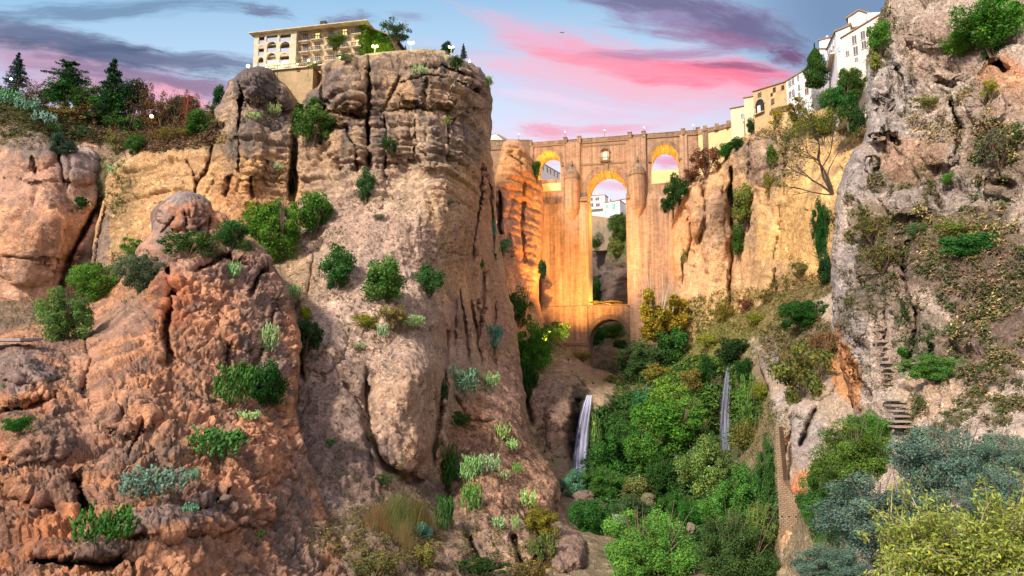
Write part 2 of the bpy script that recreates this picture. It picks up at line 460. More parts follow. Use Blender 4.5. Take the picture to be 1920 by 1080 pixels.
    i0, i1 = be[:, 0], be[:, 1]
    r0, r1 = mp[i0]+n0, mp[i1]+n0; s0, s1 = r0+len(bv), r1+len(bv)
    Fq = np.concatenate([Fq, np.stack([i1, i0, r0, r1], 1), np.stack([r1, r0, s0, s1], 1)])
    o = mesh_obj(name, V, Fq, mat, smooth=not flat, attrs={'zone': CC})
    tag(o, kind=kind)
    Dv = P3[..., 1].copy(); Dv[~ins] = np.nan
    MASSES.append(dict(o=o, x0=gx[0], y0=gy[0], step=step, D=Dv, N=N, P=P3, ins=ins, name=o.name))
    return o
def surf(px, py, which=None):
    """depth of the nearest rock seen at a pixel"""
    best = None
    for m in MASSES:
        if which and not m['name'].startswith(which): continue
        i = int(round((py-m['y0'])/m['step'])); j = int(round((px-m['x0'])/m['step']))
        if 0 <= i < m['D'].shape[0] and 0 <= j < m['D'].shape[1]:
            v = m['D'][i, j]
            if not np.isnan(v) and (best is None or v < best): best = float(v)
    return best

ROCK = rock_mat('layered_rock', 1.0, 0.45, 0.7, 0.60, 0.45, 0.50)
ROCKC = rock_mat('clay_rock', 0.5, 0.55, 0.25, 0.65, 0.16, 0.6)
ROCKN = rock_mat('pale_rock', 0.34, 0.8, 0.4, 0.85, 0.75, 0.8)

GREY = (0.17, 0.14, 0.13); DGREY = (0.075, 0.066, 0.07); TAN = (0.50, 0.315, 0.155); SAND = (0.41, 0.275, 0.185); SCREE = (0.42, 0.31, 0.245)
BROWN = (0.34, 0.24, 0.155); ORANGE = (0.41, 0.215, 0.128); RED = (0.36, 0.14, 0.075); PINKG = (0.44, 0.335, 0.27); OLIVE = (0.13, 0.115, 0.045); SCRUB = (0.12, 0.085, 0.05)
GOLD = (0.53, 0.335, 0.14); GRASSY = (0.19, 0.165, 0.06)

def smooth01(v, a, b):
    t = np.clip((v-a)/(b-a), 0, 1); return t*t*(3-2*t)

# --- main cliff, with the hotel on top
def disp_main(P3, X, Y, N, D):
    z = P3[..., 2]
    up = smooth01(-Y, -440, -330)*(0.55+0.45*smooth01(X, 420, 470))
    k = 0.9*fbm(P3*0.05+8, 3)+0.7*up*fbm(P3*np.array([0.11, 0.11, 0.018])+3, 4)+0.6*(1-up)*fbm(P3*np.array([0.2, 0.2, 0.08]), 3)
    k = k+up*(1.9*strata(z, P3, 4.6, 0.36, 1.0)+0.95*strata(z, P3+50, 1.5, 0.22, 0.6))
    k = k+0.8*up*cracks(P3, w=.035)+0.5*(1-up)*cracks(P3, (0.07, 0.07, 0.02), 0.02, 40)
    k = k+(0.35+0.45*up)*facets(P3*np.array([0.28, 0.28, 0.22]), 3)+0.28*facets(P3*0.8, 5)
    k = k+0.22*fbm(P3*0.6, 4, 0.6)
    rough = fbm(P3*0.1+60, 3)
    k = k-0.35*np.clip(rough, 0, 1)*np.abs(fbm(P3*0.9+5, 3, .6))
    ft = smooth01(Y, 720, 860)*(1-smooth01(Y, 780, 860)*smooth01(-np.abs(X-760), -75, -55)*smooth01(-Y, -890, -870))
    return k+ft*(0.5*facets(P3*0.32, 9)+0.25*fbm(P3*0.5, 4, .6))
main_out = [(160,720),(158,600),(168,540),(172,500),(178,430),(196,372),(200,330),(214,306),(238,288),(262,276),(290,264),(330,258),(352,262),(372,252),(392,240),(400,222),(402,206),(414,192),(421,170),(428,152),(446,138),(468,126),(492,124),(510,131),(518,148),(534,156),(548,176),(556,194),(566,198),(571,176),(578,166),(596,162),(604,148),(600,128),(612,114),(630,109),(652,103),(676,104),(700,103),(738,99),(778,96),(812,97),(838,100),(858,110),(880,115),(900,126),(908,140),(918,160),(925,186),(923,230),(921,262),(924,300),(926,330),(930,390),(934,440),(945,500),(956,560),(968,610),(978,690),(986,760),(1000,830),(1030,868),(1050,905),(1052,950),(1082,985),(1108,1012),(1112,1060),(1108,1220),(160,1220)]
main_ctrl = [(180,420,172),(172,560,172),(230,330,168),(330,280,164),(250,480,158),(330,400,156),(400,250,166),(450,150,168),(480,220,163),(430,330,156),(500,300,160),(545,240,168),(540,400,158),(560,190,182),(590,180,176),(640,130,168),(640,180,163),(650,300,160),(640,400,152),(700,110,172),(760,110,172),(760,200,164),(760,320,160),(840,110,176),(830,230,164),(915,150,190),(915,230,192),(880,260,172),(860,330,163),(870,430,163),(905,330,182),(918,420,190),(850,520,162),(890,560,172),(925,560,184),(850,640,156),(900,680,160),(960,680,176),(720,430,146),(700,540,134),(600,520,138),(560,620,124),(650,620,124),(770,560,138),(820,600,142),(740,680,117),(805,690,119),(620,760,104),(760,800,110),(810,840,112),(850,760,132),(940,780,140),(985,860,134),(840,900,116),(930,900,112),(1020,920,122),(1050,960,118),(700,900,92),(640,1000,76),(760,1000,84),(870,1020,92),(980,1020,98),(1090,1030,104),(640,1200,62),(900,1200,72),(1100,1200,84),(300,600,140),(300,900,110),(200,1200,80)]
main_grooves = [
 ([(556,200),(553,260),(550,310),(546,390)], 7, 13), ([(690,108),(692,170),(690,240),(692,330)], 5, 9), ([(445,140),(452,180),(447,230),(444,262)], 2.5, 4),
 ([(455,160),(448,230),(447,330)], 2.5, 4), ([(398,262),(395,300),(370,345),(363,372)], 3, 4), ([(350,300),(366,330),(366,350)], 2.5, 2.5),
 ([(602,150),(606,200),(612,230)], 4, 7), ([(612,208),(650,214),(690,222)], 3.5, 5), ([(610,235),(650,240),(668,290),(672,330)], 3, 4),
 ([(700,210),(760,203),(840,206),(924,205)], 2.6, 3.2), ([(722,215),(724,270),(720,350)], 3, 4), ([(777,215),(780,260),(776,300)], 2.5, 4), ([(840,200),(842,260),(838,300)], 2.5, 3.5),
 ([(752,140),(732,180),(722,205)], 3, 4), ([(800,148),(796,200)], 3, 3.5), ([(735,160),(800,140),(860,152),(915,180)], 2.2, 2.6), ([(760,128),(830,125),(900,150)], 2.2, 2.2),
 ([(905,300),(903,360),(896,420),(884,500)], 3.5, 5), ([(918,330),(924,420),(930,500)], 3, 5),
 ([(860,540),(872,600),(880,690)], 3, 4), ([(884,560),(892,620),(905,690)], 3, 4), ([(905,500),(908,560),(895,640)], 3, 4), ([(930,560),(925,640),(930,700)], 4, 3),
 ([(838,600),(836,700),(822,790),(812,880)], 8, 6), ([(690,690),(686,750),(694,820),(720,870),(760,900),(805,905)], 10, 4.5),
 ([(555,560),(560,640),(570,720)], 5, 4), ([(640,700),(675,760),(690,830),(700,900)], 6, 2.5), ([(590,470),(575,560)], 3, 2),
 ([(470,330),(474,372)], 4, 3.2), ([(428,330),(424,372)], 7, 3.5), ([(760,300),(790,302)], 6, 2.5), ([(850,380),(862,384)], 3, 1.5),
 ([(830,470),(870,480),(900,476)], 2, 1.0), ([(200,380),(188,440),(176,520)], 4, 4), ([(213,470),(210,520)], 2, 1.6),
 ([(876,1000),(900,1060)], 6, 4), ([(850,740),(880,790),(930,790)], 4, 3), ([(960,1000),(985,1080)], 6, 5), ([(1050,905),(1040,960)], 4, 4),
 ([(500,300),(490,350)], 4, 2), ([(830,860),(850,1000)], 8, 4), ([(1020,980),(1000,1080)], 8, 6)]
main_bulges = [(482,160,42,38,5),(535,180,22,30,4),(648,165,44,44,5),(588,186,22,22,4),(742,240,26,80,2),(800,255,30,70,3),(810,165,70,36,4),(880,190,45,50,3),(705,330,20,70,2),(650,270,36,50,3),(470,290,30,60,3),(330,330,70,60,2),(760,760,62,130,5),(740,560,80,60,4),(870,620,16,90,3),(893,640,12,70,3),(912,600,12,80,3),(1020,930,35,40,5),(1070,1040,38,45,6),(600,640,50,60,3)]
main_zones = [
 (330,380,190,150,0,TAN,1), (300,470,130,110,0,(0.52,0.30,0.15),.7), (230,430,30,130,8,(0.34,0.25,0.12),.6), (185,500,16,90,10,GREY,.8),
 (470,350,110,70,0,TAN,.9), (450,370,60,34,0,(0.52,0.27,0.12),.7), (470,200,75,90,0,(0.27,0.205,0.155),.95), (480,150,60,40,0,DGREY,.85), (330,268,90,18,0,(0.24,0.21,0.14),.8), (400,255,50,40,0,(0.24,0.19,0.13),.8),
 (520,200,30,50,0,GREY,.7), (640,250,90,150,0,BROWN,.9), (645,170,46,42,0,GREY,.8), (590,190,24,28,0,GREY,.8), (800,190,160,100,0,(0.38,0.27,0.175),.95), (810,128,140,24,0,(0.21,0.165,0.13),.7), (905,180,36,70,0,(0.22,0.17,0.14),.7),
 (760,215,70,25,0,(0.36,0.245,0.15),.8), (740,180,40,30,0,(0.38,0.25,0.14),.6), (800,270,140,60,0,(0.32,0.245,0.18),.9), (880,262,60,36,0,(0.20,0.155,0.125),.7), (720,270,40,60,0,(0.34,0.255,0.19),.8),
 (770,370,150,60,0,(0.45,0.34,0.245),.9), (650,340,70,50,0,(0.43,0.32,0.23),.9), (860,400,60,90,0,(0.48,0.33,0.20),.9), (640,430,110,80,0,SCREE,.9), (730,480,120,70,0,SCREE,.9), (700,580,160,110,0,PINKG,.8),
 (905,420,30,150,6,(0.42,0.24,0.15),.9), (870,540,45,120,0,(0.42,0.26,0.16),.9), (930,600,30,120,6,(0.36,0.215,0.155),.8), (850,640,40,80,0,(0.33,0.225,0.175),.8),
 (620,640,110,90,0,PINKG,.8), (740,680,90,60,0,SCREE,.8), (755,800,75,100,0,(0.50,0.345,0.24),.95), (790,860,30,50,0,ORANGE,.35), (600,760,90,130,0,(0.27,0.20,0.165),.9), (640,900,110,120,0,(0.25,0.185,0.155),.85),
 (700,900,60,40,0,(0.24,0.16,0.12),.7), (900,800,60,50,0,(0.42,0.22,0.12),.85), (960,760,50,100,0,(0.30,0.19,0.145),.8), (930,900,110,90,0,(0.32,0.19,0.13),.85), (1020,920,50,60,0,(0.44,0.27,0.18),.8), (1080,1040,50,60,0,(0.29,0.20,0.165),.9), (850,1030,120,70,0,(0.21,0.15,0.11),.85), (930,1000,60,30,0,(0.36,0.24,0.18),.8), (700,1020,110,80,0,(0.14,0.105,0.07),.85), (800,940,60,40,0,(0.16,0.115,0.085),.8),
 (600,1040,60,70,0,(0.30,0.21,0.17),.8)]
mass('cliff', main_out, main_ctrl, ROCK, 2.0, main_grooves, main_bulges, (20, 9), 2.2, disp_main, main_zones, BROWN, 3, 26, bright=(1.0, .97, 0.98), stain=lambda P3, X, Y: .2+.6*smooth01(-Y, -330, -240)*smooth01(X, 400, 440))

# --- far left cliff
def disp_left(P3, X, Y, N, D):
    k = 1.4*fbm(P3*0.045+2, 3)+0.8*fbm(P3*np.array([0.12, 0.12, 0.03])+1, 3)+(0.5+0.6*smooth01(-Y, -400, -300))*strata(P3[..., 2], P3, 6.5, 0.4, 0.7)+1.0*cracks(P3, (.07, .07, .02), .04, 9)
    return k+0.3*facets(P3*0.3, 2)+0.25*fbm(P3*0.5, 4, 0.6)
mass('cliff', [(-420,215),(-160,225),(0,234),(30,232),(60,244),(84,250),(106,266),(126,276),(150,272),(172,258),(194,262),(206,286),(204,322),(198,360),(186,400),(190,470),(250,540),(250,720),(-420,720)],
     [(-400,300,180),(-400,560,165),(-120,300,190),(0,250,198),(100,280,194),(180,290,204),(100,400,182),(0,400,180),(150,450,188),(100,520,180),(0,560,176),(180,560,190),(200,700,180),(-120,700,170)], ROCK, 3,
     [([(196,330),(190,370),(160,430),(132,480),(116,530),(108,600)], 6, 12, 1), ([(118,262),(112,300),(122,350)], 3, 4), ([(60,290),(66,330)], 4, 3), ([(0,330),(60,345),(110,340)], 3, 2), ([(0,478),(80,488),(120,490)], 2, 1.6)],
     [(50,430,90,110,5), (150,310,40,40,4), (60,280,50,40,3)], (18, 8), 2.2, disp_left,
     [(60,440,120,120,0,(0.44,0.245,0.15),1), (60,340,110,60,0,(0.34,0.20,0.145),.8), (60,262,90,30,0,GREY,.8), (160,300,50,40,0,(0.24,0.19,0.18),.9), (40,520,100,40,0,(0.40,0.245,0.175),.9), (190,300,16,50,0,DGREY,.7), (175,480,30,90,20,GREY,.8), (150,360,40,30,0,(0.3,0.2,0.15),.6)], (0.36,0.215,0.15), 8, 22, bright=(1.2, 1.2, 1.2), stain=lambda P3, X, Y: .45+0*X)

# --- slope with the woods, behind and above the far left cliff
def disp_hill(P3, X, Y, N, D): return 1.2*fbm(P3*0.08, 4)+0.3*fbm(P3*0.5, 3)
mass('hillside', [(-420,120),(-160,150),(-20,158),(20,170),(60,186),(110,205),(160,214),(220,218),(300,222),(360,214),(400,205),(440,200),(470,300),(200,420),(-420,420)],
     [(-400,140,225),(-400,400,190),(-100,160,230),(0,170,228),(100,210,228),(200,225,236),(300,230,240),(420,210,232),(60,240,204),(200,280,206),(300,262,200),(400,260,192),(200,400,200),(-100,400,196),(430,300,185)], ROCK, 3, (), (), (12, 6), 2, disp_hill,
     [(200,250,260,60,0,SCRUB,.9), (60,200,90,40,25,(0.10,0.085,0.05),.8), (230,290,40,40,0,(0.24,0.16,0.12),.7)], (0.12,0.10,0.055), 12, 20)

# --- near spur of red rock
def disp_spur(P3, X, Y, N, D):
    # blocks and overlapping drips that lean to the right
    q = P3 @ np.array([[0.82, 0.0, 0.57], [0, 1, 0], [-0.57, 0, 0.82]])
    drip = fbm(q*np.array([0.75, 0.5, 0.16])+4, 4, 0.6)
    k = 0.8*fbm(P3*0.07+1, 3)+0.85*facets(q*np.array([0.22, 0.22, 0.13])+3, 1)+0.42*facets(q*np.array([0.75, 0.65, 0.32]), 6)+0.10*facets(q*np.array([2.2, 2, 1.2]), 8)
    k = k+0.22*drip+0.26*fbm(P3*1.1, 5, 0.65)+0.25*fbm(q*np.array([0.5, 0.5, 0.2])+30, 4, .6, True)
    k = k+1.1*cracks(q, (0.20, 0.2, 0.05), 0.035, 3)+0.5*cracks(q, (0.6, 0.5, 0.16), 0.05, 13)+0.45*strata(q[..., 2], q, 3.2, 0.3, 0.7)
    return k
spur_out = [(-420,575),(-160,562),(0,556),(60,572),(84,592),(100,612),(130,626),(150,600),(166,566),(200,545),(225,520),(240,500),(255,470),(282,440),(288,415),(284,395),(305,378),(330,360),(352,359),(375,364),(396,378),(399,396),(425,402),(440,424),(455,438),(480,452),(500,470),(520,510),(545,560),(556,600),(566,650),(560,700),(556,760),(566,830),(590,900),(610,960),(640,1020),(660,1080),(680,1220),(-420,1220)]
mass('cliff', spur_out,
     [(-400,600,124),(-400,760,74),(-400,1000,46),(-100,580,122),(30,570,118),(30,620,98),(30,650,84),(100,640,92),(160,590,108),(250,490,112),(340,370,116),(340,440,108),(400,400,116),(450,450,112),(500,500,110),(540,600,108),(400,560,98),(300,520,98),(320,650,86),(200,640,90),(100,700,78),(0,700,74),(0,800,66),(150,800,68),(300,800,70),(450,750,82),(545,740,92),(540,860,82),(400,900,66),(250,950,56),(0,950,54),(100,1080,46),(300,1080,48),(450,1080,56),(600,1080,66),(0,1200,40),(300,1200,42),(660,1200,56)], ROCKC, 2.0,
     [([(315,500),(322,560),(310,620),(316,660),(312,690)], 9, 6, 1), ([(360,510),(420,480),(470,500)], 6, 4), ([(500,500),(480,520),(470,560)], 6, 5), ([(135,890),(150,920),(160,960)], 13, 7, 1), ([(0,925),(60,945),(120,960)], 9, 2), ([(60,1050),(160,1058),(260,1060)], 9, 6), ([(360,960),(400,945),(430,925)], 5, 4), ([(0,770),(60,760),(110,745)], 7, 3), ([(150,600),(170,680),(150,740)], 5, 3), ([(430,640),(425,720)], 5, 3), ([(280,760),(240,860)], 5, 2.5), ([(345,395),(352,430),(348,460)], 4, 2.5), ([(395,400),(388,440),(396,470)], 4, 3), ([(520,560),(500,640),(470,700)], 5, 3), ([(180,1000),(260,1020),(330,1020)], 5, 3),([(330,405),(300,440)],3,2.5)],
     [(345,395,52,36,4), (470,600,60,60,2), (240,700,80,120,3), (60,820,80,50,3), (330,980,120,30,3), (480,880,70,110,3), (150,1030,90,22,3), (60,690,70,30,2)], (16, 5), 2.4, disp_spur,
     [(340,700,260,300,0,ORANGE,1), (300,480,150,60,0,(0.30,0.20,0.165),.7), (345,372,60,16,0,(0.26,0.22,0.215),.95), (350,410,40,26,0,(0.36,0.19,0.13),.9), (300,410,22,50,0,(0.24,0.19,0.18),.8), (480,560,90,90,0,(0.30,0.20,0.16),.85), (430,520,50,22,0,(0.30,0.22,0.2),.7), (335,560,50,50,0,RED,.8), (420,560,60,50,0,(0.33,0.17,0.11),.7),
      (500,660,60,60,0,(0.27,0.2,0.165),.8), (30,700,110,45,0,(0.21,0.17,0.165),.85), (60,760,60,20,10,(0.42,0.16,0.07),.9), (100,800,120,60,0,(0.27,0.165,0.125),.8), (30,590,90,30,0,(0.17,0.125,0.09),.9), (130,660,60,30,0,(0.24,0.18,0.155),.7), (230,600,70,36,-30,(0.28,0.19,0.155),.7),
      (350,960,130,26,-14,(0.20,0.155,0.15),.85), (130,1035,110,18,0,(0.16,0.125,0.12),.85), (460,850,90,120,-40,(0.44,0.225,0.135),.9), (60,1000,90,60,0,(0.42,0.18,0.09),.9), (200,760,70,90,-50,(0.33,0.2,0.14),.6), (160,700,60,110,-40,(0.44,0.25,0.165),.7), (390,680,50,60,0,(0.34,0.2,0.14),.6), (250,830,90,24,-35,(0.30,0.2,0.155),.6), (420,800,60,20,-50,(0.29,0.19,0.15),.6), (90,860,70,18,-20,(0.26,0.18,0.15),.6), (560,1000,60,120,0,(0.29,0.21,0.175),.85), (300,860,60,40,0,(0.2,0.14,0.10),.5), (400,760,40,30,0,(0.24,0.16,0.12),.5),(440,1050,90,40,0,(0.33,0.19,0.125),.7),(560,880,26,110,0,(0.30,0.21,0.17),.7)], ORANGE, 21, 20, bright=(0.92, 0.88, 0.86), flat=True, stain=lambda P3, X, Y: .55+0*X)

# --- pillar beside the bridge
def disp_pil(P3, X, Y, N, D):
    up = smooth01(-Y, -460, -380)
    return 0.9*fbm(P3*0.06, 3)+(0.3+0.7*up)*strata(P3[..., 2], P3, 3.2, 0.5, 0.8)+0.35*facets(P3*0.25, 4)+0.25*fbm(P3*0.5, 4)+0.9*cracks(P3, (.12, .12, .02), .05, 12)
mass('cliff', [(928,340),(934,300),(940,276),(950,263),(964,262),(978,268),(988,280),(996,300),(1004,322),(1016,345),(1019,380),(1018,440),(1014,500),(1010,560),(1020,600),(1040,640),(1040,760),(960,760),(946,600),(934,470)],
     [(960,275,243),(990,320,246),(950,400,236),(1010,400,250),(980,500,234),(1005,560,238),(950,600,222),(1000,640,226),(1030,740,215),(970,740,205)], ROCK, 2.0,
     [([(937,360),(937,420),(940,440)], 4, 12, 1), ([(985,330),(978,420),(985,500)], 3, 3), ([(955,290),(985,310)], 2, 2)], [(975,330,30,50,3),(980,430,26,70,2)], (14, 8), 1.6, disp_pil,
     [(975,330,50,60,0,(0.47,0.245,0.105),1), (975,500,40,100,0,(0.50,0.25,0.14),1), (945,430,20,90,0,(0.40,0.23,0.16),.8), (1000,420,20,60,0,(0.35,0.215,0.15),.7)], (0.46,0.245,0.13), 31, 20)
# foot of red rock seen between pillar and main cliff
# --- lower gorge: slope under the bridge, both waterfall walls, bank on the right
def disp_gorge(P3, X, Y, N, D):
    steep = 1-smooth01(N[..., 2], 0.45, 0.8)
    return 0.9*fbm(P3*0.07, 4)+steep*(0.7*facets(P3*0.22, 8)+0.4*strata(P3[..., 2], P3, 3.2, 0.4, 0.8))+0.3*fbm(P3*0.6, 3)+0.2*facets(P3*0.7, 3)
mass('gorge', [(940,560),(985,610),(1012,618),(1040,632),(1062,650),(1080,664),(1098,682),(1112,690),(1135,694),(1152,704),(1190,700),(1220,690),(1262,668),(1300,640),(1330,612),(1380,590),(1420,560),(1500,530),(1570,500),(1700,500),(1700,1220),(940,1220)],
     [(950,600,222),(1000,640,226),(1060,660,238),(1130,700,244),(1180,706,244),(1260,672,232),(1330,620,222),(1420,570,206),(1520,530,176),(1600,520,160),(960,700,205),(1020,730,198),(1080,700,214),(1100,735,198),(1140,740,198),(1100,800,196),(1060,800,190),(1030,850,180),(1090,880,180),(1150,800,196),(1200,760,198),(1240,720,206),(1300,700,200),(1300,760,182),(1360,680,186),(1370,760,182),(1365,830,178),(1420,680,172),(1460,640,160),(1550,600,140),(1550,700,110),(1450,760,140),(1440,850,110),(1250,850,168),(1330,860,160),(1180,900,160),(1100,930,150),(1250,940,140),(1380,920,120),(1150,1000,120),(1250,1060,92),(1400,1040,86),(1050,1000,110),(1000,1200,80),(1300,1200,64),(1600,1200,60),(1560,900,70)], ROCK, 2.5,
     [([(1088,742),(1086,790),(1084,850),(1080,890)], 20, 5, 1), ([(1364,690),(1362,740),(1358,830)], 17, 6, 1), ([(1112,694),(1128,715),(1135,735)], 5, 4), ([(975,660),(985,740),(1000,800)], 7, 8), ([(1420,600),(1418,640)], 4, 2.5)],
     [(1050,800,28,60,4), (1190,740,40,20,3), (1130,760,20,40,3), (1230,700,30,20,3)], (10, 5), 1.6, disp_gorge,
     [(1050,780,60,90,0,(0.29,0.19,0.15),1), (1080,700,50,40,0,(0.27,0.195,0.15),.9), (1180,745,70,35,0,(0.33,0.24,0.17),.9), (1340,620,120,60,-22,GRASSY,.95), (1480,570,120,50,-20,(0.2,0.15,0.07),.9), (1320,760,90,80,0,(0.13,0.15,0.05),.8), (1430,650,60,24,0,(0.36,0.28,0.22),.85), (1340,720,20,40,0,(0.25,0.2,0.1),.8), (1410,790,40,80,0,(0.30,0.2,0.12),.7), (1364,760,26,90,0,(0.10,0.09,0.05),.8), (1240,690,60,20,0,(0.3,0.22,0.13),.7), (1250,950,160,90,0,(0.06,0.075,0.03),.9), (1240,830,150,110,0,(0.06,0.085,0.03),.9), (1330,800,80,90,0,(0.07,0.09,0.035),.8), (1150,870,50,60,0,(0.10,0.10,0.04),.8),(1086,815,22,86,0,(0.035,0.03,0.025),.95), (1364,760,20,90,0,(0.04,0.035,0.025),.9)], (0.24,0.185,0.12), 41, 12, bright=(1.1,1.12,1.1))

# --- cliff to the right of the bridge
def disp_right(P3, X, Y, N, D):
    up = smooth01(-Y, -400, -300)*smooth01(-X, -1520, -1440)
    return 1.1*fbm(P3*0.05+4, 3)+0.9*fbm(P3*np.array([.12,.12,.025]), 3)+(0.2+0.9*up)*strata(P3[..., 2], P3, 4.0, 0.4, 0.8)+0.35*facets(P3*0.25, 7)+0.25*fbm(P3*0.5, 4, .6)+(0.5+.7*up)*cracks(P3, (.09, .09, .014), .04, 22)
mass('cliff', [(1252,440),(1262,410),(1276,372),(1284,352),(1296,342),(1314,330),(1338,322),(1350,308),(1362,290),(1376,268),(1392,256),(1412,248),(1434,240),(1458,232),(1482,222),(1504,212),(1530,200),(1560,186),(1590,170),(1640,150),(1720,140),(1720,660),(1270,660),(1262,600),(1264,520),(1256,480)],
     [(1262,440,246),(1270,560,240),(1300,350,240),(1320,420,234),(1340,560,228),(1360,420,236),(1372,300,232),(1375,500,228),(1400,280,224),(1450,260,212),(1450,400,206),(1440,520,202),(1500,230,204),(1520,300,190),(1520,450,180),(1500,560,180),(1600,180,196),(1600,400,160),(1600,600,150),(1340,640,222),(1700,400,140),(1700,160,180)], ROCK, 2.5,
     [([(1372,310),(1370,380),(1374,440),(1370,520),(1366,580)], 5, 10, 1), ([(1252,440),(1250,480),(1256,540)], 3, 5), ([(1320,345),(1322,400),(1312,460)], 3, 3.5), ([(1284,380),(1296,430),(1290,500)], 3, 3.5), ([(1464,380),(1460,440),(1450,490),(1456,560)], 2, 3.2, 1), ([(1478,250),(1470,320),(1472,380)], 2.5, 3), ([(1406,262),(1404,330)], 2.5, 3), ([(1476,460),(1488,510)],3,2), ([(1395,262),(1445,262)],2,1.6), ([(1280,480),(1282,540)],3,3)],
     [(1302,400,20,60,4), (1340,430,26,100,4), (1268,470,14,60,2), (1420,470,40,90,3), (1430,300,26,50,3)], (14, 8), 2.0, disp_right,
     [(1310,450,80,150,0,(0.46,0.275,0.15),1), (1340,420,30,60,20,(0.33,0.23,0.16),.7), (1430,300,60,50,0,(0.25,0.18,0.135),.95), (1500,280,40,60,0,(0.33,0.22,0.12),.8), (1430,430,50,60,-25,(0.34,0.24,0.155),.8), (1500,460,80,130,0,GOLD,1), (1450,540,60,50,0,(0.47,0.31,0.16),.9), (1560,320,70,100,0,GOLD,.9), (1530,230,60,40,0,(0.3,0.215,0.11),.8), (1340,540,60,60,0,(0.47,0.29,0.15),.8)], (0.42,0.27,0.14), 51, 24, stain=lambda P3, X, Y: .35*smooth01(-Y, -420, -330)+.1)

# --- shelf on the right with a built-up foot
def disp_shelf(P3, X, Y, N, D): return 0.5*fbm(P3*0.12, 4)+0.4*facets(P3*0.4, 2)+0.16*facets(P3*1.3, 4)+0.15*fbm(P3*1.2, 4, .6)
mass('cliff', [(1416,650),(1428,626),(1448,606),(1480,590),(1520,566),(1560,548),(1720,540),(1720,1240),(1462,1240),(1458,1040),(1455,960),(1452,860),(1450,780),(1442,730),(1424,690)],
     [(1430,640,128),(1500,590,120),(1560,560,112),(1450,720,104),(1560,680,92),(1470,780,84),(1560,800,80),(1470,900,80),(1560,960,74),(1470,1040,76),(1470,1200,70),(1600,1200,64),(1680,600,90),(1680,900,70)], ROCKN, 2.5,
     [([(1530,760),(1500,840)], 5, 2.5), ([(1500,940),(1540,930),(1560,950)], 5, 3), ([(1490,770),(1470,860)], 4, 1.6)], [(1500,900,26,40,2), (1530,700,40,50,2)], (8, 4), 1.4, disp_shelf,
     [(1500,650,80,70,-10,(0.17,0.12,0.085),.9), (1480,760,60,40,0,(0.40,0.33,0.29),.9), (1510,820,50,60,20,(0.30,0.27,0.27),.8), (1470,860,18,80,0,(0.44,0.30,0.2),.8), (1510,910,40,36,0,(0.48,0.2,0.1),.95), (1580,700,24,80,-15,(0.5,0.24,0.1),.9), (1460,680,30,30,0,(0.3,0.27,0.25),.8), (1500,1000,60,50,0,(0.46,0.29,0.16),.9)], (0.33,0.26,0.20), 61, 12)

